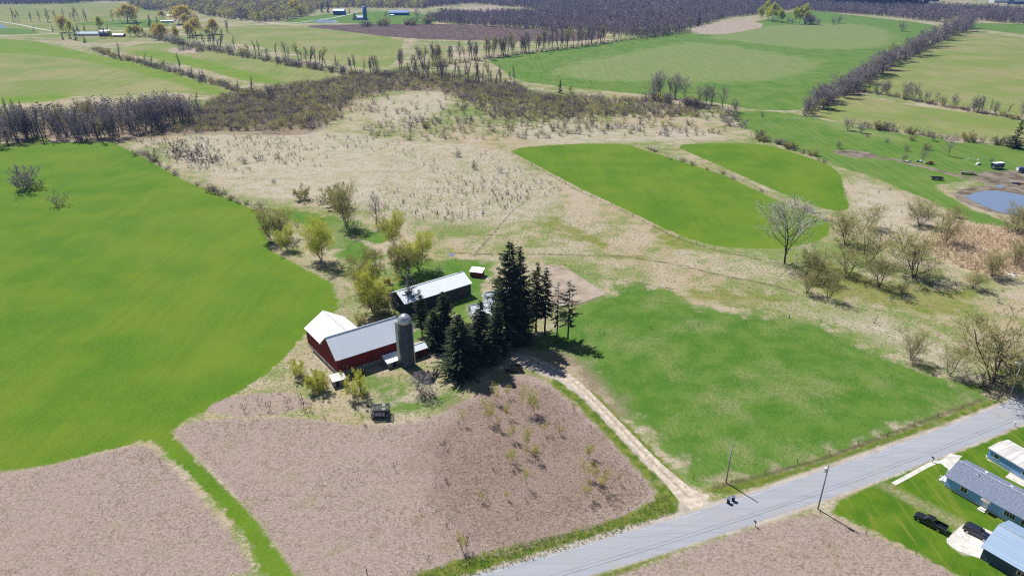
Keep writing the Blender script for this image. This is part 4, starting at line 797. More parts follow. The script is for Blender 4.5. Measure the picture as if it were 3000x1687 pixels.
a, b_ = G(*Z3(1590, 1160)), G(*Z3(1440, 1085)); c = (a + b_) / 2; vehicle('suv', 'parked_car', 'dark navy car parked on the gravel pad beside the garage', 'car', c, math.atan2(*(a - b_)[1::-1]), M['car_navy'])
vehicle('suv', 'parked_car', 'black car in the spruce shade beside the farm driveway', 'car', G(*Z2(818, 1178)), R(188), M['car_black'])

# ------------------------------------------------------------------ roadside things
def pole(label, base, Ht, cans=0, lamp=False, arm=True):
    t = thing('utility_pole', label, 'utility pole', base, R(-21), 'utility poles along the road'); b = MB(); b.tube((0, 0, -.5), (0, 0, Ht), .17, .115, k=10); b.build('pole', [M['pole']], t, True)
    b = MB(); b.tube((0, 0, Ht - .1), (0, 0, Ht + .18), .035, k=6); b.tube((.1, 0, Ht - .9), (.28, 0, Ht - .82), .04, k=6); b.build('insulator', [M['bright']], t)
    for k in range(cans):
        b = MB(); b.tube((-.38 - .0 * k, .22 * (2 * k - 1) * (cans > 1), Ht - 2.1), (-.38, .22 * (2 * k - 1) * (cans > 1), Ht - 1.1), .25, k=12); b.tube((-.38, 0, Ht - 1.1), (-.38, 0, Ht - .95), .06, k=6); b.build('transformer', [M['bright']], t)
    if lamp: b = MB(); b.tube((0, 0, Ht - 1.6), (-.9, .2, Ht - 1.3), .05, k=6); b.box(-1.35, .0, Ht - 1.45, -.8, .4, Ht - 1.2); b.build('yard_lamp', [M['bright']], t)
    return t
pb = [G(2127, 1413), G(2396, 1491), G(2956, 1166)]
pole('grey wooden pole without transformer standing beside the black bins', pb[0], height(pb[0], 1297))
pole('grey utility pole with a white transformer at the lawn corner', pb[1], height(pb[1], 1358), 1)
pole('grey utility pole with a lamp beside the bushy tree at the road', pb[2], height(pb[2], 1052), 1, True)
def bin_(label, o, rz):
    t = thing('wheelie_bin', label, 'bin', o, rz, 'black wheelie bins at the drive'); b = MB()
    loft(b, [[(-.26, -.24, .06), (.26, -.24, .06), (.26, .24, .06), (-.26, .24, .06)], [(-.36, -.32, 1.08), (.36, -.32, 1.08), (.36, .32, 1.08), (-.36, .32, 1.08)]]); b.build('body', [M['black']], t)
    b = MB(); b.slab([(-.40, -.36, 1.11), (.40, -.36, 1.15), (.40, .36, 1.15), (-.40, .36, 1.11)], .05); b.tube((-.42, -.28, 1.06), (-.42, .28, 1.06), .03, k=6); b.build('lid', [M['steel_blue']], t)
    for s in (-1, 1): b = MB(); b.tube((-.3, s * .25 - .03, .12), (-.3, s * .25 + .03, .12), .12, k=12); b.build('wheel', [M['black']], t)
bin_('black wheelie bin nearer the driveway mouth, left of the pair', G(1300 + 2147 / 2.576, 1250 + 572 / 2.576), R(60)); bin_('black wheelie bin nearer the bare pole, right of the pair', G(1300 + 2182 / 2.576, 1250 + 556 / 2.576), R(75))
def mailbox(label, o, rz, m):
    t = thing('mailbox', label, 'mailbox', o, rz, 'mailboxes along the road'); b = MB(); b.box(-.05, -.05, -.1, .05, .05, 1.05); b.box(-.12, -.07, .98, .5, .07, 1.05); b.build('post', [M['wood_grey']], t)
    b = MB(); pr = [(-.11, 1.05), (.11, 1.05), (.11, 1.2)] + [(.11 * math.cos(a), 1.2 + .11 * math.sin(a)) for a in (.6, 1.2, 1.9, 2.5)] + [(-.11, 1.2)]
    k = len(pr); b.add([(-.1, y, z) for y, z in pr] + [(.5, y, z) for y, z in pr], [(i, k + i, k + (i + 1) % k, (i + 1) % k) for i in range(k)] + [tuple(range(k)), tuple(range(2 * k - 1, k - 1, -1))]); b.build('box', [m], t)
    b = MB(); b.box(.1, .11, 1.15, .13, .13, 1.42); b.build('flag', [M['lamp_red']], t)
mailbox('dark mailbox on a post across the road from the driveway', G(1300 + 2350 / 2.576, 1250 + 752 / 2.576), R(110), M['black']); mailbox('dark mailbox beside the curved concrete path', G(*Z3(1166, 548)), R(110), M['black']); mailbox('white mailbox near the mobile home', G(*Z3(1815, 268)), R(110), M['bright'])

# ------------------------------------------------------------------ farmyard clutter
fw = thing('hay_wagon', 'dark slatted hay feeder wagon standing in the dead weeds', 'hay wagon', G(1116, 1218), R(5)); Lw, Ww = 4.4, 2.7
b = MB(); b.box(-Lw / 2, -Ww / 2, .75, Lw / 2, Ww / 2, .85); b.box(-Lw / 2, -.1, .55, Lw / 2, .1, .75); b.build('deck', [M['dark_wood']], fw)
for s in (-1, 1):
    b = MB()
    for i in range(5):
        z = 1.0 + i * .34; y = s * (Ww / 2 + .02 - (.30 if i % 2 else 0.05) * 0); b.box(-Lw / 2, min(s * Ww / 2, s * (Ww / 2 + .05)), z, Lw / 2, max(s * Ww / 2, s * (Ww / 2 + .05)), z + .15)
    for x in np.linspace(-Lw / 2, Lw / 2 - .09, 6): b.box(x, min(s * (Ww / 2 - .06), s * Ww / 2), .75, x + .09, max(s * (Ww / 2 - .06), s * Ww / 2), 2.6)
    b.build('slatted_side', [M['dark_wood']], fw)
b = MB()
for i in range(7): y = -Ww / 2 + .1 + i * .42; b.box(-Lw / 2, y, 2.58, Lw / 2, y + .16, 2.63)
for x in np.linspace(-Lw / 2, Lw / 2 - .1, 6): b.box(x, -Ww / 2, 2.5, x + .1, Ww / 2, 2.58)
b.build('top_rack', [M['dark_wood']], fw)
b = MB(); b.slab([(.5, -Ww / 2, 2.66), (1.35, -Ww / 2, 2.66), (1.35, -.4, 2.66), (.5, -.4, 2.66)], .02); b.slab([(.4, .3, 2.66), (1.25, .3, 2.66), (1.25, 1.3, 2.66), (.4, 1.3, 2.66)], .02); b.build('board', [M['wood_grey']], fw)
for x in (-1.9, 1.9):
    for s in (-1, 1): wheel(fw, x, s * 1.0, .4, .2, s)
b = MB(); b.tube((Lw / 2, 0, .6), (Lw / 2 + 1.5, 0, .3), .05, k=6); b.build('drawbar', [M['rust']], fw)
pile = thing('brush_pile', 'heap of cut logs and branches under the bare apple tree', 'brush pile', G(*Z1(1250, 1215)), 0); lg = random.Random(3)
for i in range(11):
    a = lg.uniform(-.5, .5) + R(60); x, y, z = lg.uniform(-1.6, 1.6), lg.uniform(-1.2, 1.2), lg.uniform(.2, .9); ln = lg.uniform(.5, 1.1); r = lg.uniform(.14, .3); d = np.array((math.cos(a), math.sin(a), lg.uniform(-.2, .3))) * ln
    b = MB(); p, q = np.array((x, y, z)) - d, np.array((x, y, z)) + d; b.tube(p, q, r, k=10, cap=False); u = d / np.linalg.norm(d); b.tube(p - u * .004, p + u * .004, r * .98, k=10, m=1); b.tube(q - u * .004, q + u * .004, r * .98, k=10, m=1); b.build('log', [M['bark'], M['cut_wood']], pile)
b = MB()
for i in range(60):
    a = lg.uniform(0, 6.28); x, y = lg.uniform(-2.2, 2.2), lg.uniform(-1.6, 1.6); b.tube((x, y, lg.uniform(0, .4)), (x + math.cos(a) * 1.3, y + math.sin(a) * 1.3, lg.uniform(.2, 1.1)), .03, .01, k=4, cap=False)
b.build('branches', [M['bark']], pile)
b = MB(); b.tube((-.6, 0, .62), (.6, 0, .62), .62, k=22); o = b.build('straw_bale', [varied('old_straw', (.17, .10, .06), (.30, .20, .13), 4, .95, .05, local=True, bump=.06)], None, True); o.location = tuple(G(*Z1(1206, 1022))); o.rotation_euler = (0, 0, R(-12)); tag(o, 'brown round straw bale right of the red silo shed', 'straw bale')
t = thing('oil_tank', 'rusty square oil tank on legs under the yellow willows', 'tank', G(*Z1(905, 492)), R(10)); b = MB(); pr = [(-1, .5), (1, .5), (1.15, .7), (1.15, 1.9), (1, 2.1), (-1, 2.1), (-1.15, 1.9), (-1.15, .7)]; b.prism(pr, -.7, .7); b.build('body', [M['rust']], t)
for x in (-.9, .9):
    for y in (-.55, .55): b = MB(); b.box(x - .05, y - .05, -.1, x + .05, y + .05, .52); b.build('leg', [M['rust']], t)
def wagon(name, label, o, rz, L, W, zd, hb, m, bow=0, rm=None):
    t = thing(name, label, 'wagon', o, rz); b = MB(); b.box(-L / 2, -W / 2, zd, L / 2, W / 2, zd + .15); b.build('deck', [M['wood_grey']], t)
    if hb:
        b = MB()
        for s in (-1, 1): b.box(-L / 2, min(s * W / 2, s * (W / 2 - .06)), zd + .15, L / 2, max(s * W / 2, s * (W / 2 - .06)), zd + hb)
        for i in range(int(L / .8)): x = -L / 2 + .4 + i * .8; b.box(x, -W / 2 - .05, zd, x + .08, W / 2 + .05, zd + hb)
        b.box(L / 2 - .06, -W / 2, zd + .15, L / 2, W / 2, zd + hb); b.build('side_panels', [m], t)
    if bow: b = MB(); b.prism([(-L / 2, zd + hb), (L / 2, zd + hb), (L / 2, zd + hb + .1), (-L / 2, zd + hb + .1)], -W / 2 - .1, W / 2 + .1); b.build('roof', [rm], t)
    for x in (-L * .32, L * .32):
        for s in (-1, 1): wheel(t, x, s * (W / 2 - .15), .42, .22, s)
    b = MB(); b.tube((L / 2, 0, zd - .1), (L / 2 + 1.4, 0, .35), .05, k=6); b.build('drawbar', [M['rust']], t); return t
wagon('flat_wagon', 'dark flat wagon with stakes out on the green pasture', G(*Q26(925, 690)), R(-10), 5.5, 2.4, .8, .75, M['dark_wood'])
wagon('hay_rack', 'pale grey flat hay wagon beside the pasture track', G(*Q26(1510, 585)), R(-20), 7.0, 3.0, .9, .5, M['wood_grey'])
wagon('forage_wagon', 'blue silage wagon with a white roof in the right farmyard', G(*Q26(2060, 480)), R(14), 6.5, 2.6, .9, 2.4, M['steel_blue'], 1, M['tin'])
t = thing('stock_trailer', 'white nosed dark stock trailer cut by the right edge', 'trailer', G(*Q26(2540, 545)), R(0)); b = MB(); b.prism([(-3, .7), (3, .7), (3, 2.6), (2.7, 2.8), (-2.7, 2.8), (-3, 2.5)], -1.1, 1.1); b.build('body', [M['steel_blue']], t); b = MB(); b.box(-3.06, -1.0, .8, -3.003, 1.0, 2.4); b.build('front_panel', [M['bright']], t)
for s in (-1, 1): wheel(t, .6, s * 1.0, .4, .22, s); wheel(t, 1.5, s * 1.0, .4, .22, s)
t = thing('calf_hutch', 'small white domed calf hutch on the pasture', 'calf hutch', G(*Q26(1710, 405)), R(10)); b = MB(); b.sphere((0, 0, 0), 1.5, 1.0, 1.35, nu=16, nv=6, half=True); b.build('shell', [M['bright']], t, True); b = MB(); b.box(-.4, -1.02, 0, .4, -.75, .8); b.build('opening', [M['black']], t)
t = thing('orange_tractor', 'old orange tractor under the grey bushes at the pasture', 'tractor', G(*Q26(800, 395)), R(200))
b = MB(); b.prism([(-.2, .8), (1.9, .8), (1.9, 1.45), (1.6, 1.6), (-.2, 1.65)], -.38, .38); b.build('bonnet', [M['orange']], t); b = MB(); b.box(-1.3, -.5, .7, -.2, .5, 1.1); b.box(-1.25, -.9, 1.35, -.3, -.6, 1.45); b.box(-1.25, .6, 1.35, -.3, .9, 1.45); b.build('fender', [M['orange']], t)
for s in (-1, 1): wheel(t, -.75, s * .85, .75, .4, s); wheel(t, 1.4, s * .65, .42, .22, s)
b = MB(); b.box(-.9, -.25, 1.1, -.5, .25, 1.25); b.box(-.95, -.25, 1.25, -.85, .25, 1.65); b.build('seat', [M['black']], t); b = MB(); b.tube((1.2, 0, 1.55), (1.2, 0, 2.3), .04, k=6); b.build('exhaust', [M['rust']], t)
def heap(name, label, cat, o, n, sp, mats, seed, sz=.5):
    t = thing(name, label, cat, o); q = random.Random(seed)
    for i in range(n):
        b = MB(); a, x, y = q.uniform(0, 3.14), q.uniform(-sp, sp), q.uniform(-sp * .3, sp * .3); L_, w_, h_ = q.uniform(.4, 1) * sz * 2, q.uniform(.3, .9) * sz, q.uniform(.3, .9) * sz
        pts = [(u * L_ * (1 if z == 0 else .8), v * w_ * (1 if z == 0 else .75), z * h_) for z in (0, 1) for u, v in ((-1, -1), (1, -1), (1, 1), (-1, 1))]
        b.add([(x + px * math.cos(a) - py * math.sin(a), y + px * math.sin(a) + py * math.cos(a), pz) for px, py, pz in pts], [(3, 2, 1, 0), (4, 5, 6, 7), (0, 1, 5, 4), (1, 2, 6, 5), (2, 3, 7, 6), (3, 0, 4, 7)]); b.build('scrap_piece', [q.choice(mats)], t)
    return t
heap('scrap_row', 'row of mixed scrap and tarps left of the orange tractor', 'scrap', G(*Q26(560, 345)), 11, 5.5, [M['bright'], M['steel_blue'], M['black'], M['tarp'], M['wood_grey']], 5)
heap('machinery_heap', 'dark red heap of old machinery above the farm pond', 'scrap', G(*Q26(2520, 770)), 9, 3.5, [M['rust'], M['black'], M['dark_wood']], 8, .8)
heap('stone_heap', 'short row of pale fieldstones on the green pasture', 'stones', G(*TL(2000, 0)(860, 895)), 12, 7, [M['concrete'], M['galv']], 9, .55)
heap('stone_row', 'line of pale fieldstones behind the white calf hutch', 'stones', G(*Q26(1560, 305)), 10, 6, [M['concrete'], M['galv']], 12, .4)
heap('timber_heap', 'small heap of pale timber among the right hand scrub', 'scrap', G(*TL(2000, 380)(2480, 1100)), 8, 3, [M['bright'], M['wood_grey']], 13, .45)
b = MB(); b.add([(-3, -1, .05), (-1, -1.3, .12), (1.5, -1.2, .06), (3, -.6, .05), (2.8, 1, .2), (.5, 1.2, .3), (-1.5, 1.1, .16), (-3.1, .6, .05), (0, 0, .55)], [(8, i, (i + 1) % 8) for i in range(8)] + [tuple(range(8))[::-1]]); o = b.build('tarpaulin', [M['tarp']]); o.location = tuple(G(*TL(2000, 380)(740, 92))); tag(o, 'bright blue tarpaulin over a heap at the pasture corner', 'tarpaulin')

# ------------------------------------------------------------------ fences
def fence(label, pts, sp=7.5, hp_=1.25, f=D):
    P = np.array([f(*p)[:2] for p in pts]); s = np.concatenate([[0], np.cumsum(np.hypot(*np.diff(P, axis=0).T))]); n = min(95, int(s[-1] / sp)); tt = np.linspace(0, s[-1], n); X = np.interp(tt, s, P[:, 0]); Y = np.interp(tt, s, P[:, 1])
    t = thing('wire_fence', label, 'fence', (X[0], Y[0], 0)); bm_ = None; b = MB(); prev = None
    for i in range(n):
        x, y = X[i] - X[0] + rnd.uniform(-.15, .15), Y[i] - Y[0] + rnd.uniform(-.15, .15)
        if bm_ is None: q = MB(); q.tube((0, 0, -.3), (0, 0, hp_), .075, .06, k=6); bm_ = q.mesh('fence_post', [M['bark']])
        o = link('post', bm_, t); o.location = (x, y, 0); o.rotation_euler = (rnd.uniform(-.07, .07), rnd.uniform(-.07, .07), 0)
        if prev: 
            for z in (.45, .8, 1.12): b.tube((prev[0], prev[1], z), (x, y, z), .008, k=3, cap=False)
        prev = (x, y)
    b.build('wire', [M['black']], t); return t
fence('post and wire fence along the left edge of the long green field', [(1262, 376), (1330, 412), (1450, 478), (1560, 528), (1700, 598), (1800, 630), (1900, 650)])
fence('post and wire fence on the far right edge of the pasture', [(1985, 800), (2060, 808), (2160, 850), (2280, 900), (2390, 945), (2485, 985)])
fence('roadside wire fence along the bottom of the pasture', [(1745, 1205), (1790, 1228), (1840, 1215), (1980, 1172), (2120, 1132), (2260, 1085), (2400, 1032), (2478, 1003)])
fence('short wire fence behind the red garden shed', [(1105, 668), (1160, 655), (1235, 643)], 5)
fence('wire fence across the top of the pasture', [(1520, 842), (1600, 828), (1720, 822), (1860, 815), (1985, 800)], 12)
fence('post fence in the straw strip between the two green fields', [(1600, 366), (1700, 400), (1830, 440), (1960, 500), (2080, 552)], 9)
fence('low fence between the neighbour lawn and the dead weed field', [(2062, 1290), (2130, 1322), (2230, 1365), (2330, 1405), (2440, 1450)], 6, .9)
b = MB(); b.box(-.07, -.07, -.2, .07, .07, 1.6); o = b.build('lone_post', [M['bark_dark']]); o.location = tuple(G(1076, 1686)); tag(o, 'lone dark post at the bottom edge of the weed field', 'post')

w_ = MB(); e0 = np.array((pb[1][0] - 55 * .94, pb[1][1] - 55 * .35 - 4, 0)); tops = [np.array((e0[0], e0[1], 10.6)), np.array((pb[1][0], pb[1][1], height(pb[1], 1358) - .8)), np.array((pb[2][0], pb[2][1], height(pb[2], 1052) - .8))]
for a_, b2 in zip(tops[:-1], tops[1:]):
    for dz in (0, -.9):
        pv = None
        for k in range(17):
            s_ = k / 16; q = a_ + (b2 - a_) * s_ + np.array((0, 0, dz - 1.2 * 4 * s_ * (1 - s_)))
            if pv is not None: w_.tube(pv, q, .006, k=3, cap=False)
            pv = q
o = w_.build('power_line', [M['black']]); tag(o, 'thin sagging power lines strung along the road between the poles', 'power line')
# ------------------------------------------------------------------ single plants round the farm and in the fields
t1, t2, t3, t4, t5, t6, t7 = TL(1000, 380), TL(0, 380), TL(2000, 380), TL(0, 850), TL(1000, 850), TL(2000, 850), TL(1300, 1250)
SP = [  # foot, top row, kind, variant, width, label
 (Z2(790, 955), 140, 'spruce', 2, 1.0, 'tallest dark spruce in front of the farmhouse'), (Z2(872, 905), 190, 'spruce', 0, .95, 'dark spruce close behind the tallest spruce'),
 (Z2(715, 885), 395, 'spruce', 1, 1.05, 'narrow dark spruce left of the tallest, over the house roof'), (Z2(1000, 862), 320, 'spruce', 1, 1.05, 'spruce with a bare lower trunk right of the tallest'),
 (Z2(1070, 888), 360, 'spruce', 3, 1.1, 'slim spruce with a long bare trunk over the tan garden plot'), (Z2(1165, 912), 470, 'thin', 1, 1.0, 'greyish thin conifer second from the right of the grove'),
 (Z2(1250, 928), 452, 'thin', 0, 1.1, 'sparse conifer at the right end of the grove'), (Z2(400, 1190), 725, 'spruce', 2, 1.6, 'broad dark spruce nearest the camera, left of the drive'),
 (Z2(565, 1130), 620, 'spruce', 0, 1.4, 'dark spruce behind the broad nearest one'), (Z2(280, 955), 545, 'spruce', 2, 1.3, 'spruce in front of the machine shed doors'),
 (Z2(98, 900), 535, 'spruce', 1, 1.15, 'spruce with a visible trunk just right of the silo'), (Z2(690, 1060), 660, 'spruce', 0, 1.3, 'dark spruce over the upper end of the drive'),
 (Z2(870, 970), 560, 'spruce', 0, 1.1, 'dense low spruce in front of the house porch'), (Z2(200, 990), 690, 'spruce', 2, 1.6, 'shorter spruce left of the broad nearest one'),
 (Z2(470, 1060), 800, 'spruce', 2, 1.6, 'low broad spruce filling the middle of the grove'),
 (Z1(1090, 705), 350, 'dead', 0, 1.0, 'bluish half dead conifer against the machine shed roof'), (Z1(966, 742), 470, 'thin', 1, .6, 'spindly dead conifer at the left end of the machine shed'),
 (Z1(890, 445), 330, 'thin', 1, .5, 'thin dead pole of a tree behind the rusty tank'), (Z2(940, 880), 440, 'thin', 1, .8, 'grey half bare conifer in the middle of the grove')]
for ft, ty, k, v, wd, lb in SP:
    ty3 = (Z1 if lb[:4] in ('blui', 'spin') or 'pole' in lb else Z2)(0, ty)[1]
    pxplant(k, 'spruce_tree' if k == 'spruce' else 'conifer_tree', 'tree', lb, ft, ty3, var=v, wide=wd)
def row(tf, items, kind, name, cat, fat=1.0, **k):
    for it in items:
        x, y, top, wd, lb = it[:5]; ft = tf(x, y); pxplant(it[5] if len(it) > 5 else kind, name, cat, lb, ft, tf(0, top)[1], wide=wd * fat, **k)
row(Z1, [(385, 312, 10, 1.15, 'big round yellow green willow standing alone above the barn'), (735, 530, 275, 1.25, 'yellow willow crown left of the rusty tank'), (1030, 440, 225, 1.1, 'purplish willow with bare twigs behind the machine shed'),
         (1150, 385, 130, 1.3, 'brightest yellow willow behind the machine shed'), (790, 720, 435, 1.15, 'yellow topped willow clump between barn and machine shed'), (960, 195, -45, .95, 'pale olive willow above the brightest one')], 'willow', 'willow_tree', 'tree', .85)
row(t2, [(2085, 835, 622, 1.0, 'tall yellow green willow at the edge of the left green field'), (2165, 905, 752, .95, 'smaller willow in front of the field edge willow')], 'willow', 'willow_tree', 'tree')
row(t1, [(40, 745, 445, .8, 'tall olive tree with bare limbs in the hedge above the willows', 'olive'), (268, 712, 520, 1.05, 'bare orange brown tree beside the dark bush in the meadow hedge', 'open')], 'olive', 'hedge_tree', 'tree')
row(Z1, [(330, 1335, 1185, .95, 'yellow green bush left of the milk house', 'budding'), (660, 1385, 1200, 1.0, 'dense olive yellow bush in front of the barn', 'budding'), (205, 1225, 1090, .9, 'thin yellow bush near the barn foundation', 'budding'), (595, 1185, 1105, 1.0, 'small bush against the red barn wall', 'budding'),
         (385, 1330, 1190, 1.0, 'smaller yellow green bush touching the milk house', 'budding')], 'budding', 'bush', 'bush')
row(Z1, [(1130, 1315, 1085, 1.0, 'bare grey apple tree beside the log heap', 'orchard')], 'orchard', 'apple_tree', 'tree')
row(Z1, [(1215, 1370, 1275, 1.3, 'low brown bush below the apple tree'), (850, 730, 600, 1.1, 'bare brown bush behind the silo'), (700, 800, 720, 1.1, 'grey bush behind the barn roof'), (930, 690, 560, 1.0, 'dark bush at the left end of the machine shed'),
         (1310, 395, 350, 1.2, 'green grey bush behind the machine shed ridge'), (735, 115, 75, 1.3, 'low dark bush on the lawn among the willows'), (190, 40, 0, 1.2, 'grey bush beside the field edge willow')], 'thicket', 'shrub', 'shrub')
row(t1, [(300, 745, 660, 1.1, 'dark bush beside the bare orange tree'), (95, 770, 690, 1.2, 'dark bush at the foot of the tall olive tree'), (1003, 300, 232, .9, 'single dark bush in the middle of the meadow'), (880, 205, 150, 1.3, 'clump of dark stems below the ditch pool'), (1200, 325, 270, .9, 'tuft of dark stems right of the single meadow bush')], 'thicket', 'shrub', 'shrub')
row(t3, [(770, 1012, 600, 1.0, 'large pale bare tree alone at the tip of the green field', 'white')], 'white', 'bare_tree', 'tree')
row(t3, [(1228, 868, 660, 1.2, 'olive brown tree right of the large pale tree'), (1405, 742, 588, 1.1, 'grey olive tree against the tip of the narrow green field'), (1400, 1000, 742, 1.1, 'olive tree with forked trunk in the marsh'), (1245, 1095, 905, 1.2, 'low leaning olive tree over green grass'),
         (1478, 1180, 965, 1.1, 'small dark trunked olive tree in the marsh front'), (1745, 1115, 830, 1.35, 'widest many stemmed tree in the marsh'), (1795, 722, 555, 1.15, 'brown tree above the widest marsh tree'), (1975, 862, 640, 1.0, 'tall grey brown tree beside the reeds'),
         (2500, 775, 590, 1.2, 'round brown tree below the farm pond'), (1000, 1120, 925, 1.2, 'brown bushy tree left of the leaning tree'), (938, 1232, 1080, .9, 'thin crooked tree in front of the brown bushy tree'), (1095, 1285, 1095, .8, 'whitish thin sapling clump by the pasture corner'),
         (2515, 1025, 850, .9, 'brown tree at the right edge beyond the reeds'), (2330, 1110, 940, 1.0, 'thin yellowish tree in front of the reeds'), (2190, 1195, 1080, 1.3, 'low yellow olive thicket near the right edge'), (1650, 1240, 1170, 1.2, 'low brown thicket below the small olive tree'), (2060, 660, 590, 1.3, 'grey tree between reeds and pond')], 'olive', 'marsh_tree', 'tree', 1.22)
row(t6, [(1722, 525, 330, 1.0, 'small rounded yellow tree at the pasture fence'), (2340, 690, 300, 1.35, 'largest bushy olive tree beside the roadside pole'), (2010, 640, 440, .8, 'small olive tree left of the largest bushy tree'), (2500, 720, 480, 1.0, 'brown tree behind the roadside pole')], 'olive', 'marsh_tree', 'tree', 1.15)
row(t6, [(2240, 255, 180, 1.1, 'dark bush alone in the dry marsh grass'), (1700, 90, 30, 1.1, 'low bush beside the fence corner in the marsh'), (2280, 740, 640, 1.2, 'dark tangle below the largest bushy tree'), (2140, 690, 610, 1.2, 'brown bush at the fence left of the largest bushy tree')], 'thicket', 'shrub', 'shrub')
row(t2, [(190, 455, 268, 1.25, 'large dark round bush in the left green field', 'bigbush')], 'round', 'round_tree', 'tree', var=0); row(t2, [(290, 440, 370, 1.2, 'small dark bush touching the large round bush'), (450, 575, 462, 1.0, 'cluster of bare stems on a stone island in the green field')], 'thicket', 'shrub', 'shrub')
sapl = [(t5, [(1160, 862, 725), (1262, 805, 715), (1375, 925, 735), (1435, 905, 760), (1478, 950, 840), (1105, 1012, 845), (1140, 1000, 900), (1255, 955, 845), (1300, 1150, 1030), (1550, 1085, 990), (1645, 1095, 1030), (935, 1012, 905), (885, 1035, 975), (1205, 1060, 960), (1862, 1272, 1170), (1475, 1285, 1175), (1390, 1200, 1045), (1285, 1285, 1200), (1755, 910, 850), (165, 1000, 930)]),
        (t7, [(1080, 395, 270), (1090, 245, 150), (1215, 475, 330), (1095, 550, 425), (632, 470, 325), (283, 562, 485), (622, 565, 515), (482, 550, 480), (690, 272, 155), (515, 295, 180), (615, 240, 150), (140, 930, 800), (380, 330, 285), (1150, 420, 300), (1330, 440, 370), (20, 420, 370), (880, 60, 0), (375, 530, 505), (500, 100, 10)]),
        (t4, [(1960, 862, 800), (2035, 905, 820), (2170, 872, 790), (2285, 885, 770), (2340, 905, 830), (1845, 918, 840), (2450, 980, 930)]), (TL(400, 1250), [(2320, 165, 80), (2340, 420, 370), (2145, 660, 610), (2340, 750, 700), (2195, 1015, 960), (1955, 325, 260), (40, 265, 225), (185, 285, 240), (2475, 930, 800)])]
i = 0
for tf, L_ in sapl:
    for x, y, top in L_:
        k = 'sapling' if tf in (t5, t7) and (y - top) > 60 else 'stem'; near_ = tf is t4 or (tf not in (t5, t7))
        lb = ('thin yellow green sapling with new leaves in the red brown weed field' if k == 'sapling' else ('small leafless stem sticking out of the grey pink weed field' if near_ else 'short dark leafless stem in the red brown weed field'))
        pxplant(k, 'sapling' if k == 'sapling' else 'weed_stem', 'sapling' if k == 'sapling' else 'plant', lb, tf(x, y), tf(0, top)[1], wide=.9, group='young saplings in the weed field' if k == 'sapling' else 'leafless stems in the weed fields')
# right pasture: scattered bushes and trees
tr = TL(2000, 0)
row(tr, [(1240, 985, 890, 1.2, 'largest dark purple bush at the top of the right pasture', 'round'), (1340, 1005, 925, 1.1, 'second purple bush right of the largest one', 'round'), (210, 810, 668, .95, 'round topped bare tree left of its twin', 'open'), (300, 830, 672, 1.0, 'round topped bare tree, taller of the twins', 'open'), (395, 850, 755, 1.1, 'low bushy tree right of the twin bare trees', 'round'),
         (2010, 1180, 1050, .9, 'bare grey tree casting a long shadow on the pasture', 'open'), (1170, 1120, 1068, 1.1, 'pale grey bush on the pasture edge', 'round'), (1885, 1065, 1010, 1.1, 'small purple bush near the upper fence row', 'round'), (1800, 1230, 1120, 1.0, 'grey bare tree over the orange tractor', 'open'), (1670, 1220, 1160, 1.0, 'pale bush left of the tree over the tractor', 'round'), (950, 870, 735, 1.0, 'bare grey tree at the near end of the long right hedge', 'round')], 'open', 'bare_tree', 'tree')
row(tr, [(920, 875, 825, 1.3, 'low purple bush at the near end of the long hedge'), (1400, 965, 925, 1.2, 'pale bush behind the second purple bush'), (1395, 1035, 1010, 1.2, 'low bush under the second purple bush'), (600, 880, 845, 1.0, 'tiny bush in the green field corner'), (1690, 1140, 1090, 1.0, 'small grey bush on the pasture rise'), (1730, 1060, 1025, 1.2, 'low brown bush on the pasture track'), (1540, 1075, 1040, 1.2, 'low brown bush beside the cart track'), (1840, 1130, 1080, .9, 'small dark green bush on the pasture'), (2330, 1225, 1190, 1.0, 'tiny dark bush beside the long shadow'), (1650, 240, 165, 1.3, 'grey clump in the far green field', 'round')], 'thicket', 'shrub', 'shrub')
row(tr, [(2500, 1118, 905, 1.25, 'big dark pine at the right edge of the picture')], 'evergreen', 'pine_tree', 'tree'); row(TL(1000, 0), [(1650, 705, 600, 1.1, 'single dark spruce beside the marsh and green field')], 'evergreen', 'spruce_tree', 'tree'); row(TL(0, 0), [(800, 920, 785, .6, 'narrow dark spruce in the left wood edge'), (45, 830, 735, .9, 'tallest of the dark spruces at the left edge'), (95, 810, 745, .9, 'middle dark spruce at the left edge'), (165, 840, 755, .9, 'right hand dark spruce at the left edge')], 'evergreen', 'spruce_tree', 'tree')
row(TL(0, 0), [(115, 860, 790, 1.0, 'tan rounded tree between the left edge spruces', 'olive'), (690, 930, 770, 1.0, 'olive brown tree standing out of the left wood', 'olive')], 'olive', 'hedge_tree', 'tree'); row(TL(1000, 0), [(750, 575, 425, 1.25, 'golden flat topped tree in front of the tall bare row', 'olive'), (1725, 700, 655, 1.2, 'tan bush beside the single dark spruce', 'olive')], 'olive', 'hedge_tree', 'tree')

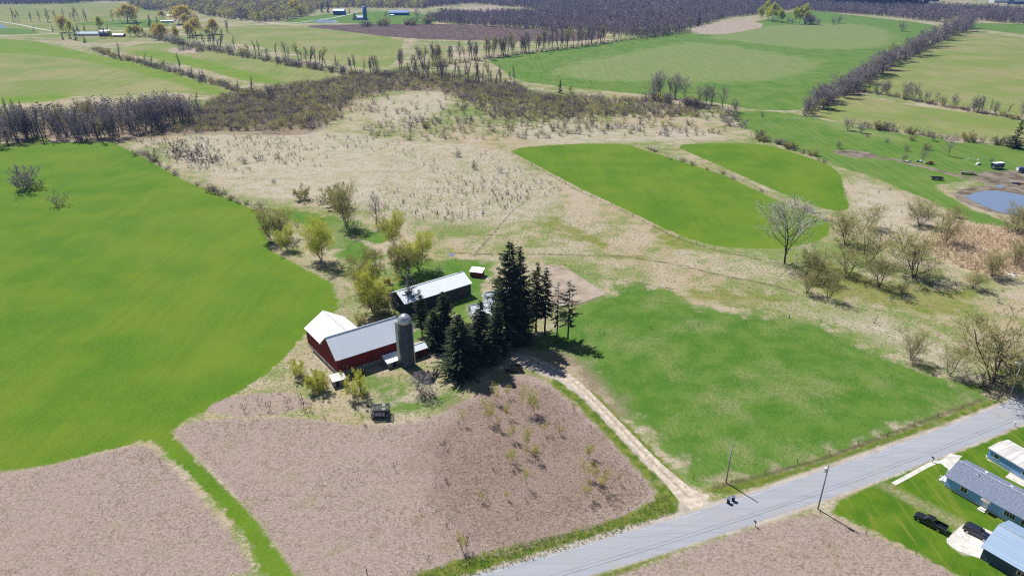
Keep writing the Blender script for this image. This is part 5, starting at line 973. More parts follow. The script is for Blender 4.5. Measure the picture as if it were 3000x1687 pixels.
# ------------------------------------------------------------------ hedgerows: every tree and shrub its own object
def hedge(kinds, pts, n, hpx, name, cat, label, group, jit=3.0, wide=(.8, 1.2), tight=False):
    P = np.array([D(*p)[:2] for p in pts]); q = np.array([p[1] for p in pts], float); s = np.concatenate([[0], np.cumsum(np.hypot(*np.diff(P, axis=0).T))])
    tt = np.sort(RG.uniform(0, 1, n)) if not tight else (np.arange(n) + RG.uniform(.1, .9, n)) / n
    # equal spacing in the picture rather than on the ground would thin the far end: mix of both
    sp = np.array([p[0] for p in pts], float); pl = np.concatenate([[0], np.cumsum(np.hypot(np.diff(sp), np.diff(q)))])
    for k in range(n):
        g = (np.interp(tt[k] * pl[-1], pl, sp), np.interp(tt[k] * pl[-1], pl, q)); b = D(*g); h = height(b, (g[1] * 1.1646 - rnd.uniform(*hpx)))
        b = b + np.array((rnd.uniform(-jit, jit), rnd.uniform(-jit, jit), 0)); plant(rnd.choice(kinds), name, cat, label, b, h, group, wide=rnd.uniform(*wide))
hedge(['tall'], [(1010, 175), (1100, 165), (1215, 148), (1330, 132), (1450, 118), (1530, 106)], 78, (40, 66), 'bare_tree', 'tree', 'tall bare grey tree in the long row below the ploughed field', 'tall bare tree row', 6, (1.0, 1.45))
hedge(['slim', 'tall'], [(1530, 106), (1640, 98), (1740, 80)], 26, (26, 44), 'bare_tree', 'tree', 'bare grey tree at the far end of the long row by the stubble', 'far end of the bare row', 8)
hedge(['tall', 'slim'], [(1040, 195), (1150, 208), (1230, 212), (1300, 214)], 30, (38, 74), 'bare_tree', 'tree', 'bare grey tree at the top of the marsh left of the green field', 'bare trees at the marsh top', 8)
hedge(['slim', 'slim', 'tall'], [(470, 105), (560, 122), (680, 145), (800, 165), (900, 183), (980, 190)], 40, (26, 58), 'bare_tree', 'tree', 'slim bare tree in the hedge between the two left hay fields', 'bare trees in the left middle hedge', 5, (1.1, 1.7))
hedge(['slim'], [(300, 150), (430, 180), (520, 205), (600, 228), (690, 250)], 16, (30, 60), 'bare_tree', 'tree', 'slim bare tree in the nearer left hedge', 'bare trees in the nearer left hedge', 4, (1.0, 1.5))
hedge(['thicket', 'round'], [(370, 92), (450, 112), (560, 132), (680, 155), (800, 175), (900, 192), (1000, 195)], 46, (12, 26), 'shrub', 'shrub', 'grey leafless shrub in the hedge between the two left hay fields', 'shrubs in the left middle hedge', 5, (1.2, 1.9), True)
hedge(['thicket'], [(240, 125), (300, 148), (350, 158), (430, 180), (520, 205), (600, 230), (690, 255)], 36, (10, 22), 'shrub', 'shrub', 'grey leafless shrub in the nearer left hedge', 'shrubs in the nearer left hedge', 4, (1.2, 1.9), True)
hedge(['round', 'round', 'round', 'tall'], [(2035, 285), (2090, 250), (2140, 225), (2200, 190), (2260, 155), (2320, 125), (2400, 88), (2440, 66)], 80, (30, 58), 'hedgerow_tree', 'tree', 'purple grey bare tree in the long diagonal hedge on the right', 'trees of the diagonal right hedge', 7, (1.1, 1.7), True)
hedge(['round', 'slim', 'round', 'open'], [(2160, 228), (2250, 243), (2350, 262), (2450, 280), (2576, 300)], 22, (22, 52), 'hedgerow_tree', 'tree', 'bare tree in the fence row below the far right field', 'trees of the far right fence row', 3, (.7, 1.0))
hedge(['thicket'], [(2160, 231), (2250, 246), (2350, 265), (2450, 283), (2590, 305)], 22, (7, 14), 'shrub', 'shrub', 'low dark shrub in the fence row below the far right field', 'shrubs of the far right fence row', 2, (1.3, 2.2), True)
hedge(['thicket', 'round'], [(2180, 322), (2300, 338), (2400, 352), (2500, 362), (2590, 375)], 18, (10, 30), 'shrub', 'shrub', 'purple shrub along the upper fence of the right pasture', 'shrubs above the right pasture', 2, (1, 1.6))
hedge(['tall', 'open'], [(1640, 245), (1680, 247), (1740, 258), (1790, 265)], 12, (44, 66), 'bare_tree', 'tree', 'bare tree of the short row below the big right field', 'short bare row below the right field', 4, (.9, 1.2))
hedge(['thicket', 'thicket', 'round'], [(1610, 250), (1700, 262), (1800, 280), (1870, 330), (1890, 345)], 26, (12, 34), 'shrub', 'shrub', 'grey shrub at the right end of the marsh', 'shrubs at the right marsh end', 7, (1.1, 1.6))
hedge(['thicket'], [(1890, 350), (1960, 362), (2020, 385), (2075, 408)], 16, (8, 20), 'shrub', 'shrub', 'brown shrub along the top edge of the narrow green field', 'shrubs above the narrow field', 2, (1.2, 1.8))
hedge(['thicket'], [(425, 131), (450, 127), (480, 126), (505, 130)], 7, (8, 16), 'shrub', 'shrub', 'shrub on the tan island in the left hay field', 'shrubs on the tan island', 3, (1.2, 1.8))
row(TL(0, 380), [(1350, 200, 70, 1.0, 'tallest grey bush at the top left of the meadow'), (1480, 225, 110, 1.1, 'grey bush right of the tallest one in the meadow top'), (1620, 240, 175, 1.2, 'round grey bush in the upper dry meadow'), (1845, 255, 205, 1.3, 'low olive bush left of its pair in the dry meadow'), (1950, 235, 190, 1.3, 'low olive bush right of its pair in the dry meadow'), (2095, 215, 175, 1.3, 'wide low bush in the upper dry meadow'), (2285, 530, 430, 1.0, 'brown bush above the tall yellow willow'), (2430, 560, 500, 1.2, 'lower brown bush near the tall olive tree'), (2540, 580, 420, 1.0, 'tall brown bush against the tall olive tree'), (2065, 400, 370, 1.5, 'tiny tuft in the dry meadow'), (1150, 225, 150, 1.0, 'pale shrub on the field edge at the meadow top')], 'thicket', 'shrub', 'shrub')
hedge(['thicket'], [(1620, 372), (1700, 402), (1830, 442), (1960, 500), (2080, 552), (2150, 568)], 20, (5, 16), 'shrub', 'shrub', 'low brown shrub in the straw strip between the green fields', 'shrubs in the straw strip', 2, (1.2, 2))
hedge(['thicket'], [(300, 365), (380, 402), (470, 452), (600, 507), (670, 535)], 22, (8, 26), 'shrub', 'shrub', 'brown shrub along the right edge of the left green field', 'shrubs along the left green field', 2, (1.1, 1.7))
hedge(['slim', 'tall', 'round'], [(-5, 368), (60, 352), (120, 347), (200, 352), (290, 352), (340, 335), (430, 318), (500, 300)], 64, (48, 95), 'bare_tree', 'tree', 'bare grey tree along the front of the left wood', 'front trees of the left wood', 6, (.8, 1.15), True)
hedge(['slim', 'tall'], [(-5, 55), (60, 55), (130, 56), (220, 54), (330, 52)], 26, (22, 44), 'bare_tree', 'tree', 'bare tree in the far row at the upper left', 'far row at the upper left', 10, (.8, 1.2))
# ------------------------------------------------------------------ distant farms
def house(name, label, cat, c, rz, L, W, ez, zr, wm, rm, nwin=0, group=None):
    t = thing(name, label, cat, c, R(rz), group); walls(t, L, W, ez, zr, wm, wm); gable_roof(t, L, W, ez, zr, rm, .4)
    for i in range(nwin): window(t, ((i + .5) * L / nwin, 0, ez * .6), 1.2, 1.3, 'y-', 2)
    return t
T0 = lambda x, y: (x / 5.152, y / 5.152); T5 = lambda x, y: (400 + x / 5.152, y / 5.152); TR = lambda x, y: (2500 + x / 5.152, y / 5.152)
M['teal_roof'] = metal_roof('teal_roof', (.10, .24, .34), (.16, .32, .42), .5, 1, 0)
house('far_house', 'long low house with a teal blue roof behind dark spruces', 'house', G(*T0(1160, 545)), 4, 38, 9, 3.2, 6.2, M['siding'], M['teal_roof'], 7)
gb = thing('gambrel_barn', 'small dark red barn with a white gambrel roof at the upper left', 'barn', G(*T0(1690, 545)), R(-70)); b = MB(); pr = [(0, 0), (0, 4.5), (1.6, 7.4), (4.6, 9.2), (7.6, 7.4), (9.2, 4.5), (9.2, 0)]; b.prism(pr, -16, 0); b.build('wall', [M['red']], gb)
b = MB()
for (x0, z0), (x1, z1) in zip(pr[1:5], pr[2:6]): b.slab([(x0, -16.3, z0 + .15), (x1, -16.3, z1 + .15), (x1, .3, z1 + .15), (x0, .3, z0 + .15)], .1)
b.build('roof', [M['tin']], gb); b = MB(); b.box(3.2, 0, 0, 6, .05, 3.2); b.build('door', [M['black']], gb)
house('lean_to_barn', 'low dark red shed with a white roof right of the gambrel barn', 'barn', G(*T0(1700, 560)), -5, 17, 8, 2.8, 5.0, M['red'], M['tin'], 0)
house('far_trailer', 'white and blue mobile home among dark spruces far left', 'mobile home', G(*T5(365, 345)), 2, 24, 6, 3.0, 3.9, M['blue_siding'], M['tin'], 4)
house('white_cottage', 'small white cottage beside the golden willow far left', 'house', G(*T5(465, 262)), 5, 12, 8, 3, 5.5, M['siding'], M['tin'], 2)
house('blue_house', 'tall blue house at the distant farm pond', 'house', G(*T4(650, 232)), -6, 26, 12, 9, 13, M['blue_wall'], M['teal_roof'], 4)
house('hill_house', 'bright blue roofed house in the far upper woods', 'house', G(*T5(1780, 40)), 0, 30, 12, 6, 12, M['siding'], M['blue_barn_roof'], 3)
house('blue_barn', 'long bright blue barn at the distant farm', 'barn', G(*T4(1495, 238)), 3, 44, 16, 6, 11, M['blue_wall'], M['blue_barn_roof'], 0)
house('white_barn', 'white roofed barn beside the blue silo', 'barn', G(*T4(1010, 305)), 25, 22, 12, 4.5, 8.5, M['blue_siding'], M['tin'], 0)
t = thing('blue_silo', 'tall bright blue silo at the distant farm', 'silo', G(*T4(1135, 302))); b = MB(); b.tube((0, 0, 0), (0, 0, 24), 4.3, k=24); b.build('silo_wall', [M['blue_paint']], t, True); b = MB(); b.sphere((0, 0, 24), 4.4, 4.4, 2.0, nu=24, nv=5, half=True); b.build('dome', [M['steel_blue']], t, True)
house('far_shed', 'small white shed in front of the long blue barn', 'shed', G(*T4(1510, 250)), 0, 8, 6, 2.6, 4, M['siding'], M['tin'], 0)
house('valley_barn', 'large white barn roof in the hazy far right corner', 'barn', G(*TR(2120, 48)), 0, 90, 26, 8, 16, M['siding'], M['tin'], 0)
house('valley_house', 'dark roofed buildings in the hazy far right corner', 'house', G(*TR(2430, 74)), 20, 60, 22, 8, 15, M['dark_and_shaded_wall'], M['grey_shingle'], 0)
house('hazy_shed', 'pale shed above the pines far right', 'shed', G(*TR(1120, 28)), 0, 36, 18, 6, 10, M['dark_and_shaded_wall'], M['tin'], 0)
# trees of the far farms
row(T0, [(1930, 345, 100, 1.75, 'widest golden willow at the far left farms')], 'gold', 'willow_tree', 'tree'); row(T5, [(640, 370, 120, 1.8, 'twin crowned golden willow right of the white and blue trailer'), (760, 385, 230, 1.2, 'lower olive gold tree in front of the twin crowned willow'), (370, 275, 180, 1.4, 'small golden willow left of the white cottage'), (2380, 250, 25, 1.1, 'golden crowned tree at the right of the far woods')], 'gold', 'willow_tree', 'tree')
row(T0, [(1520, 460, 275, 1.2, 'yellow green tree behind the gambrel barn'), (1030, 470, 350, .9, 'light green tree behind the teal roofed house')], 'green', 'green_tree', 'tree'); row(T5, [(1840, 340, 205, 1.0, 'light yellow green cone shaped tree beside the far road')], 'green', 'green_tree', 'tree')
row(T0, [(1150, 610, 460, 1.0, 'darkest spruce in front of the teal roofed house'), (950, 600, 490, 1.1, 'left hand spruce of the clump by the teal roofed house'), (1060, 590, 470, .9, 'middle spruce of the clump by the teal roofed house'), (1285, 650, 530, 1.0, 'small spruce alone on the straw patch'), (1120, 480, 360, .9, 'spruce behind the teal roof, left of three'), (1165, 470, 370, .9, 'spruce behind the teal roof, middle of three'), (1280, 465, 365, .9, 'spruce behind the teal roof, right of three'), (800, 480, 380, .7, 'narrow spruce among the bare trees at the far left'), (2070, 400, 255, .9, 'dark spruce below the widest golden willow'), (2270, 395, 215, .95, 'tall dark spruce left of the trailer'), (2385, 405, 240, .9, 'tall dark spruce touching the trailer'), (510, 470, 410, 1, 'small dark spruce beside the side lane')], 'evergreen', 'spruce_tree', 'tree')
row(T5, [(930, 350, 215, 1.0, 'leaning dark spruce right of the golden twin willow'), (510, 210, 130, .7, 'bluish pointed spruce above the white cottage')], 'evergreen', 'spruce_tree', 'tree')
row(T4, [(480, 195, 50, 1.0, 'dark spruce left of the blue house'), (580, 200, 10, .7, 'tallest dark spruce left of the blue house'), (975, 305, 180, 1.5, 'round dark evergreen beside the blue silo'), (900, 210, 120, .8, 'dark spruce between blue house and silo')], 'evergreen', 'spruce_tree', 'tree'); row(tr, [(120, 200, 95, 1.0, 'dark spruce at the wood corner beside the stubble field')], 'evergreen', 'spruce_tree', 'tree')
row(T4, [(1920, 335, 160, 1.1, 'round bare tree right of the long blue barn', 'open'), (1430, 300, 190, 1.0, 'bare tree in front of the long blue barn', 'open')], 'open', 'bare_tree', 'tree')
hedge(['thicket', 'round'], [(905, 68), (960, 66), (1010, 65), (1060, 62), (1100, 60)], 14, (12, 26), 'shrub', 'shrub', 'olive grey bush below the distant blue farm', 'bushes at the distant farm', 8, (1, 1.5))
hedge(['green'], [(1905, 45), (1940, 55), (1980, 60), (2040, 62)], 12, (28, 52), 'green_tree', 'tree', 'yellow green tree in the grove above the stubble field', 'yellow green grove', 12, (.8, 1.1))
hedge(['round'], [(2050, 64), (2120, 62), (1960, 62), (2100, 58)], 12, (14, 26), 'shrub', 'shrub', 'purple bush below the yellow green grove', 'bushes below the yellow grove', 10, (1, 1.6))
hedge(['tall', 'slim', 'gold', 'green'], [(150, 80), (230, 98), (270, 95), (340, 90), (430, 100), (520, 88), (580, 80)], 40, (18, 46), 'hedgerow_tree', 'tree', 'tree around the far left farmhouses', 'trees round the far left farms', 14, (.8, 1.3))

# ------------------------------------------------------------------ masses nobody could count: woods, scrub, weeds, reeds
def poisson_in(P, sp, keep=1.0):
    x0, y0 = P.min(0); x1, y1 = P.max(0); g = np.stack(np.meshgrid(np.arange(x0, x1, sp), np.arange(y0, y1, sp)), -1).reshape(-1, 2); g = g + RG.uniform(-.48, .48, g.shape) * sp
    g = g[sdf_poly(P, g[:, 0], g[:, 1]) > 0]; return g[RG.uniform(0, 1, len(g)) < keep]
def mass(name, label, pts, protos, hts, wd, mats, kindcat=None):
    """one mesh out of many small plants: protos [(V, Q, m)] of unit height"""
    Vs, Qs, ms_ = [], [], []; o = 0
    ch = RG.integers(0, len(protos), len(pts)) if not callable(protos) else None
    for i, (x, y) in enumerate(pts):
        V, Q, m = protos[ch[i]]; h = hts(x, y) if callable(hts) else RG.uniform(*hts); w_ = h * RG.uniform(*wd); a = RG.uniform(0, 6.28); c_, s_ = math.cos(a), math.sin(a)
        Vs.append(np.stack([(V[:, 0] * c_ - V[:, 1] * s_) * w_ + x, (V[:, 0] * s_ + V[:, 1] * c_) * w_ + y, V[:, 2] * h], 1).astype(np.float32)); Qs.append(Q + o); ms_.append(m); o += len(V)
    ob = link(name, mk(name, np.concatenate(Vs), np.concatenate(Qs), mats, np.concatenate(ms_))); ob['kind'] = 'stuff'; ob['label'] = label; print(name, len(pts), sum(len(q) for q in Qs)); return ob
def lod_tree(seed, mi, clear=.12, rad=.26, nl=52, nc=34, cs=.04, conic=False):
    """far tree of unit height: a stem, limbs as ribbons and many small twig clumps"""
    rg = g_(seed); z = rg.uniform(0, 1, nc + nl); zz = clear + (1 - clear) * z; pr = (1 - z) ** .9 if conic else np.sqrt(np.clip(1 - (2 * z - .95) ** 2, .03, 1)); a = rg.uniform(0, 6.28, nc + nl); rr_ = rad * pr * np.sqrt(rg.uniform(.15, 1, nc + nl))
    P = np.stack([rr_ * np.cos(a), rr_ * np.sin(a), zz], 1); L = P[:nl]; root = np.stack([np.zeros(nl), np.zeros(nl), np.clip(L[:, 2] - np.hypot(L[:, 0], L[:, 1]) * 1.1, .08, 1)], 1)
    V0, Q0 = tubes([(0, 0, -.02, 0, 0, .5, .014, .009), (0, 0, .5, 0, 0, .96, .009, .002)], 4); V1, Q1 = tubes(np.concatenate([root, L, np.full((nl, 1), .0045), np.full((nl, 1), .0018)], 1), 2); V2, Q2 = cards(P, None, cs, .55, rg)
    return join([(V0, Q0, 0), (V1, Q1, mi), (V2, Q2, mi)])
WM = [M['bark'], M['twig'], M['twig_brown'], M['leaf_olive'], M['needle'], M['leaf_gold'], M['leaf_yellow']]
def stalks(seed, mi, n=9, sp=.5, th_=.03):
    """shrub of unit height: fans of stems and twig clumps"""
    rg = g_(seed); b_ = rg.normal(0, .12 * sp, (n, 3)); b_[:, 2] = -.03; e = b_ + np.stack([rg.normal(0, sp * .55, n), rg.normal(0, sp * .55, n), rg.uniform(.55, 1, n)], 1); V1, Q1 = tubes(np.concatenate([b_, e, np.full((n, 1), th_ * .6), np.full((n, 1), th_ * .2)], 1), 2)
    k = n * 5; t = rg.uniform(.3, 1, k); i = rg.integers(0, n, k); p = b_[i] + (e[i] - b_[i]) * t[:, None]; q = p + np.stack([rg.normal(0, .16, k), rg.normal(0, .16, k), rg.uniform(.05, .3, k)], 1); V2, Q2 = tubes(np.concatenate([p, q, np.full((k, 1), th_ * .35), np.full((k, 1), th_ * .15)], 1), 2)
    kc = n * 3; c = q[rg.integers(0, k, kc)]; V3, Q3 = cards(c, None, .05, .5, rg); return join([(V1, Q1, mi), (V2, Q2, mi), (V3, Q3, mi)])
px_poly = lambda L: np.array([G(*p)[:2] for p in L])
bare_ = [lod_tree(200 + i, 1 if i < 4 else 2, rad=(.22, .28, .2, .26, .25, .3)[i]) for i in range(6)]
mixed = bare_[:4] + [lod_tree(217, 3, .15, .4, 30, 110, .06), lod_tree(210, 3, .15, .36, 30, 100, .055), lod_tree(218, 1, .15, .36), lod_tree(219, 2, .15, .34), lod_tree(212, 6, .25, .3), lod_tree(213, 2, .25, .3), lod_tree(214, 3, .25, .3)]
pines = [lod_tree(220 + i, 4, .12, .2, 10, 120, .055, True) for i in range(3)]
def wood(name, label, polys, protos, h, sp, wd=(.9, 1.25), keep=1.0):
    pts = np.concatenate([poisson_in(px_poly(L), sp, keep) for L in polys]); return mass(name, label, pts, protos, h, wd, WM)
wood('left_woodland', 'dense bare wood at the left edge behind the green field', [[(-30, 430), (60, 405), (140, 400), (290, 408), (390, 385), (520, 355), (600, 330), (490, 300), (350, 318), (170, 345), (-30, 352)]], bare_ + [lod_tree(216, 3, .12, .26)], (6, 12.5), 5.2, (1.0, 1.4))
wood('mixed_woodland', 'far mixed wood of grey, olive and gold trees at the top left', [[(395, -8), (380, 18), (430, 32), (570, 34), (610, 48), (700, 60), (760, 66), (850, 60), (895, 48), (935, 28), (1000, 24), (1250, 26), (1250, -8)]], mixed, (14, 22), 10.5, (1.1, 1.5))
wood('far_woodland', 'far bluish bare woods along the top of the picture', [[(-700, -9), (-700, 16), (-60, 14), (100, 14), (200, 12), (290, 5), (390, 5), (395, -9)], [(1250, -9), (1240, 25), (1380, 12), (1535, 24), (1640, 40), (2010, 70), (2010, -9)], [(2650, 22), (2800, 30), (3060, 40), (3400, 46), (3400, 90), (3060, 78), (2796, 56), (2738, 66), (2560, 46)]], bare_, (13, 20), 10.5, (1.15, 1.6))
wood('marsh_woodland', 'grey bare wood between the ploughed field and the green field', [[(1245, 62), (1300, 42), (1400, 46), (1530, 40), (1640, 42), (1800, 55), (2010, 68), (2010, 92), (1900, 115), (1850, 106), (1770, 99), (1640, 93), (1470, 81), (1330, 72)], [(2010, 70), (2010, 86), (2080, 68), (2140, 52), (2200, 46), (2322, 30), (2505, 43), (2560, 46), (2640, 22), (2300, 0), (2010, -9)]], bare_, (8, 16), 7.6, (1.15, 1.6))
wood('pine_woodland', 'dark pine wood along the far right skyline', [[(2130, 2), (2250, 4), (2400, 14), (2560, 26), (2650, 30), (2720, 34), (2720, 26), (2600, 12), (2400, 0), (2200, -9)]], pines, (18, 26), 11)
# the brushy marsh: the larger shrubs one by one, the small growth as one mass
SC = np.array([D(*p)[:2] for p in SCRUB]); dens = lambda p: (math.sin(p[0] * .021 + 1.3) + math.sin(p[1] * .026 - p[0] * .011) + math.sin(p[0] * .06 + p[1] * .05))
pool = poisson_in(SC, 6.0); hw_ = np.array([dens(p) for p in pool]); cx = [(D(960, 235)[:2] + D(1130, 270)[:2]) / 2]
upper = sdf_poly(np.array([D(*p)[:2] for p in [(-40, 372), (330, 345), (360, 338), (520, 330), (680, 338), (800, 334), (850, 290), (880, 255), (960, 235), (1000, 228), (1110, 228), (1180, 260), (1250, 292), (1350, 300), (1530, 292), (1700, 300), (1780, 290), (1640, 250), (1340, 238), (1290, 205), (1000, 180), (860, 196), (560, 240)]]), pool[:, 0], pool[:, 1]) > 0
keepm = RG.uniform(0, 1, len(pool)) < np.where(upper, .78, np.clip(.22 + .14 * hw_, .04, .55)); pool = pool[keepm]; upper = upper[keepm]; order = np.argsort(pool[:, 1]); pool = pool[order]
n_ind = 0
big = set(RG.choice(len(pool), min(46, len(pool)), replace=False).tolist()); rest = []; extra = poisson_in(SC, 2.9); eu = sdf_poly(np.array([D(*p)[:2] for p in [(-40, 372), (330, 345), (360, 338), (520, 330), (680, 338), (800, 334), (850, 290), (880, 255), (960, 235), (1000, 228), (1110, 228), (1180, 260), (1250, 292), (1350, 300), (1530, 292), (1700, 300), (1780, 290), (1640, 250), (1340, 238), (1290, 205), (1000, 180), (860, 196), (560, 240)]]), extra[:, 0], extra[:, 1]); cl = sdf_poly(np.array([D(*p)[:2] for p in [(930, 250), (1000, 228), (1110, 225), (1150, 265), (1060, 310), (940, 315)]]), extra[:, 0], extra[:, 1]) > 0
extra = extra[(RG.uniform(0, 1, len(extra)) < np.array([.8 + .16 * dens((p[0] * 1.3, p[1] * 1.3)) for p in extra])) & (eu + RG.normal(0, 9, len(extra)) > 3) & ~cl]
for i, p in enumerate(pool):
    if i in big: plant('thicket', 'shrub', 'shrub', 'larger grey brown leafless shrub in the brushy marsh beyond the meadow', (p[0], p[1], 0), rnd.uniform(2.6, 5.0), 'larger shrubs of the brushy marsh', wide=rnd.uniform(1.0, 1.5))
    else: rest.append(p)
bush = [stalks(300 + i, (2, 3, 1, 2, 3)[i], 12, .75, .03) for i in range(5)]
hb = []
for L_, st, wd_ in (([(370, 92), (450, 112), (560, 132), (680, 155), (800, 175), (900, 192), (1000, 195)], 1.5, 12), ([(240, 125), (300, 148), (350, 158), (430, 180), (520, 205), (600, 230), (690, 255)], 1.4, 8), ([(2035, 285), (2090, 250), (2140, 225), (2200, 190), (2260, 155), (2320, 125), (2400, 88), (2440, 66)], 2.0, 7), ([(2150, 228), (2250, 243), (2350, 263), (2450, 281), (2600, 306)], 2.2, 3.5), ([(1000, 178), (1100, 166), (1215, 150), (1330, 134), (1450, 120), (1530, 108), (1740, 82)], 1.8, 8), ([(2180, 322), (2300, 338), (2400, 352), (2500, 362), (2590, 375)], 3.5, 3), ([(1590, 250), (1700, 262), (1800, 278), (1860, 300)], 2.2, 9)):
    P_ = np.array([D(*p)[:2] for p in L_]); s_ = np.concatenate([[0], np.cumsum(np.hypot(*np.diff(P_, axis=0).T))]); t_ = np.arange(0, s_[-1], st); hb.append(np.stack([np.interp(t_, s_, P_[:, 0]), np.interp(t_, s_, P_[:, 1])], 1) + RG.normal(0, wd_ * .35, (len(t_), 2)))
mass('hedge_brush', 'low dark underbrush along the feet of the hedgerows', np.concatenate(hb), bush, (1.8, 4.8), (1.0, 1.6), WM)
ex2 = poisson_in(np.array([D(*p)[:2] for p in [(905, 322), (960, 300), (1080, 305), (1230, 290), (1380, 300), (1560, 300), (1720, 310), (1860, 335), (1700, 345), (1450, 345), (1330, 350), (1180, 352), (1050, 356), (940, 350)]]), 5.0, .42)
mass('marsh_scrub', 'low leafless brush covering the marsh beyond the meadow', np.concatenate([np.array(rest), extra, ex2]), bush, (1.5, 4.6), (1.0, 1.7), WM)
sm = [stalks(320 + i, (2, 2, 1, 2)[i], 6, .5, .05) for i in range(4)]
MEAD = [(430, 350), (620, 340), (800, 340), (1000, 350), (1200, 380), (1320, 420), (1420, 480), (1300, 520), (1150, 560), (1050, 560), (950, 520), (820, 470), (700, 480), (560, 440), (440, 400)]
pm = poisson_in(np.array([D(*p)[:2] for p in MEAD]), 3.2); pm = pm[[RG.uniform() < max(0, .2 + .24 * dens((p[0] * 1.7, p[1] * 1.7))) for p in pm]]
edge = poisson_in(np.array([D(*p)[:2] for p in [(330, 352), (420, 350), (520, 345), (560, 400), (500, 440), (420, 400)]]), 2.6, .5)
rm_ = poisson_in(np.array([D(*p)[:2] for p in [(2120, 430), (2290, 490), (2420, 560), (2560, 700), (2560, 900), (2300, 880), (2060, 780), (1960, 700), (1980, 640), (2100, 580)]]), 6, .22)
mass('meadow_weeds', 'dead weed stalks dotted over the dry meadow', np.concatenate([pm, edge, rm_]), sm, (.8, 2.4), (.7, 1.2), WM)
RM = [M['dead_stalk'], varied('reed_straw', (.54, .43, .30), (.70, .58, .43), .15, .9)]
rd = poisson_in(np.array([D(*p)[:2] for p in [(2330, 605), (2440, 565), (2560, 578), (2640, 592), (2640, 688), (2500, 690), (2420, 676), (2350, 640)]]), 1.5, .9); ob = mass('reed_bed', 'orange tan reed bed beside the farm pond', rd, [stalks(340 + i, 1, 7, .5, .05) for i in range(3)], (1.4, 2.4), (.8, 1.2), RM)
def tuft(seed, n, el, wd):
    rg = g_(seed); a = rg.uniform(0, 6.28, n); e = np.radians(rg.uniform(*el, n)); L = rg.uniform(.6, 1.1, n); b0 = np.stack([rg.normal(0, .12, n), rg.normal(0, .12, n), np.zeros(n)], 1); d = np.stack([np.cos(a) * np.cos(e), np.sin(a) * np.cos(e), np.sin(e)], 1) * L[:, None]; s = np.stack([-np.sin(a), np.cos(a), np.zeros(n)], 1) * wd
    V = np.stack([b0 - s, b0 + s, b0 + d + s * .5, b0 + d - s * .5], 1).reshape(-1, 3); return V, np.arange(4 * n).reshape(-1, 4), rg.integers(0, 2, n)
def tufts(name, label, polys, sp, keep, h, mats, el, wd=.05, n=7, avoid=(), f=D):
    pts = np.concatenate([poisson_in(np.array([f(*p)[:2] for p in L_]), sp, keep) for L_ in polys]); pr_ = [tuft(400 + i, n, el, wd) for i in range(5)]
    return mass(name, label, pts, pr_, h, (.9, 1.3), mats)
M['dead_pale'] = varied('dead_pale', (.33, .275, .20), (.50, .42, .375), .07, .9); M['dead_dark'] = varied('dead_dark', (.15, .10, .085), (.29, .215, .18), .07, .9); M['grass_dry'] = varied('grass_dry', (.40, .35, .25), (.52, .47, .37), .2, .9); M['grass_green'] = leafy('grass_green', (.09, .19, .02), (.16, .25, .04), .3); M['grass_deep'] = leafy('grass_deep', (.08, .17, .012), (.13, .22, .02), .3); M['grass_pale'] = leafy('grass_pale', (.26, .28, .12), (.38, .36, .19), .3)
PK = [[(-10, 1204), (100, 1180), (200, 1156), (300, 1132), (345, 1120), (385, 1132), (435, 1185), (515, 1275), (585, 1355), (640, 1449), (-10, 1449)], [(440, 1088), (480, 1064), (600, 1055), (760, 1055), (930, 1080), (1080, 1060), (1180, 1005), (1240, 970), (1150, 1100), (1080, 1260), (1120, 1420), (1060, 1449), (770, 1449), (690, 1350), (550, 1195)], [(1510, 1449), (1700, 1400), (1900, 1328), (2050, 1297), (2110, 1315), (2250, 1375), (2400, 1449)]]
tufts('dead_weeds', 'flattened grey pink dead weeds over the near bare fields', PK, .62, .75, (.22, .5), [M['dead_pale'], M['dead_dark']], (4, 26), .04)
tufts('red_weeds', 'reddish brown dead weeds in the field left of the driveway', [[(1190, 1005), (1260, 980), (1320, 955), (1380, 975), (1450, 1035), (1560, 1140), (1640, 1240), (1560, 1300), (1440, 1350), (1270, 1400), (1130, 1410), (1080, 1260), (1100, 1120)]], .62, .8, (.3, .75), [M['dead_pale'], M['dead_dark']], (5, 34), .04)
tufts('pasture_grass', 'uneven grass tufts over the grazed pasture', [[(1460, 900), (1380, 860), (1530, 745), (1620, 715), (1780, 785), (1900, 795), (2040, 812), (2250, 910), (2470, 995), (2350, 1048), (2050, 1155), (1800, 1215), (1740, 1195), (1560, 1020)]], .9, .8, (.16, .36), [M['grass_pale'], M['grass_green']], (30, 75), .045)
tufts('field_grass', 'low new grass over the near part of the left green field', [[(-10, 700), (500, 650), (700, 680), (840, 730), (835, 780), (760, 835), (640, 950), (480, 1045), (420, 1085), (345, 1105), (200, 1145), (-10, 1195)], [(400, 1095), (440, 1110), (560, 1220), (640, 1300), (740, 1449), (690, 1449), (630, 1350), (500, 1215)]], 1.15, .7, (.12, .26), [M['grass_green'], M['grass_deep']], (35, 75), .045)
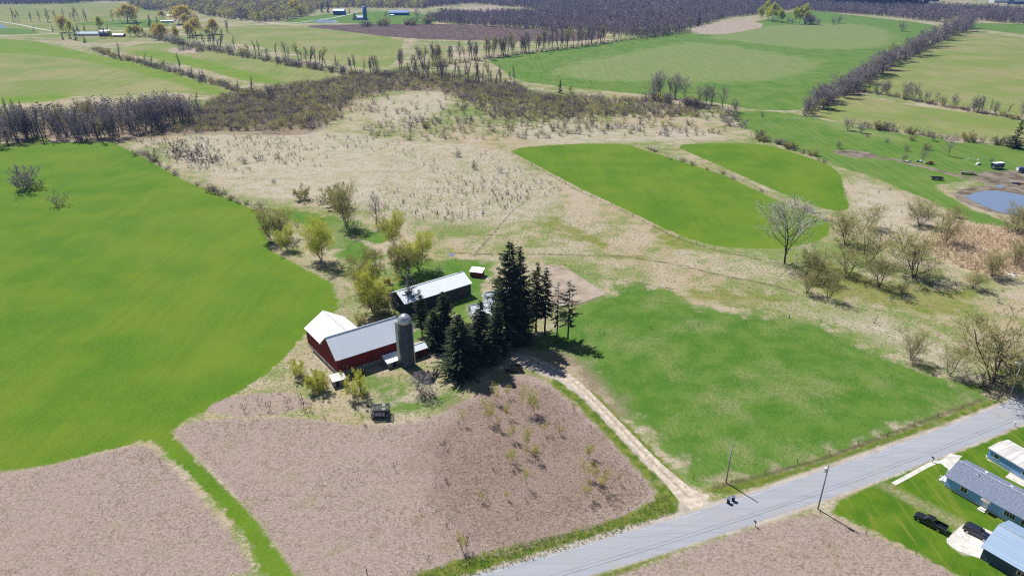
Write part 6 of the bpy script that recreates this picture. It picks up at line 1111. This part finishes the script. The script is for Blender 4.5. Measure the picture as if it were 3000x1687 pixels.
tufts('dry_grass', 'bleached dry grass tufts over the meadow and round the barn', [[(600, 990), (700, 930), (775, 850), (850, 760), (870, 700), (960, 720), (1000, 800), (1060, 900), (1180, 985), (1080, 1050), (900, 1065), (740, 1045), (560, 1045)], [(1100, 560), (1400, 500), (1560, 560), (1720, 640), (1980, 680), (2040, 790), (1900, 790), (1700, 735), (1550, 735), (1400, 660), (1150, 630)], [(2060, 800), (2150, 720), (2400, 780), (2560, 860), (2500, 970), (2300, 890)], [(880, 540), (1000, 380), (1250, 380), (1420, 480), (1200, 560), (1080, 620)]], 1.5, .75, (.3, .7), [M['grass_dry'], M['grass_pale']], (10, 50), .06)
tufts('verge_weeds', 'rough green weeds along the road verge', [[(1150, 1710), (1300, 1655), (1450, 1612), (1600, 1576), (1750, 1540), (1880, 1492), (1945, 1440), (1980, 1500), (1800, 1565), (1560, 1640), (1380, 1690)]], .5, .8, (.25, .65), [M['grass_green'], M['grass_pale']], (30, 75), .05, f=G)
tufts('olive_weeds', 'low olive green weeds scattered through the dead weed field', [[(880, 1060), (1000, 1040), (1150, 1010), (1180, 1060), (1060, 1130), (940, 1110)], [(1480, 1150), (1600, 1180), (1670, 1260), (1560, 1290), (1460, 1240)], [(760, 1200), (1000, 1240), (1050, 1330), (860, 1300)], [(420, 1085), (480, 1062), (640, 1050), (800, 1058), (760, 1075), (560, 1085), (460, 1110)]], 1.3, .45, (.2, .45), [M['grass_green'], M['grass_pale']], (20, 70), .05)
print({k: v for k, v in NPLANT.items()})
# ------------------------------------------------------------------ air: one even haze over the whole scene
def haze(dens, col, aniso=.2):
    b = MB(); b.box(-5600, -5600, -1, 5600, 5600, 112); m = bpy.data.materials.new('haze'); m.use_nodes = True; nt = m.node_tree
    for n in list(nt.nodes):
        if n.type != 'OUTPUT_MATERIAL': nt.nodes.remove(n)
    v = nt.nodes.new('ShaderNodeVolumePrincipled'); v.inputs['Density'].default_value = dens; v.inputs['Color'].default_value = col + (1,); v.inputs['Anisotropy'].default_value = aniso
    nt.links.new(v.outputs[0], [n for n in nt.nodes if n.type == 'OUTPUT_MATERIAL'][0].inputs['Volume']); o = b.build('haze', [m]); o['kind'] = 'stuff'; o['label'] = 'thin blue haze over the far fields'
haze(.00008, (.22, .40, 1.0))
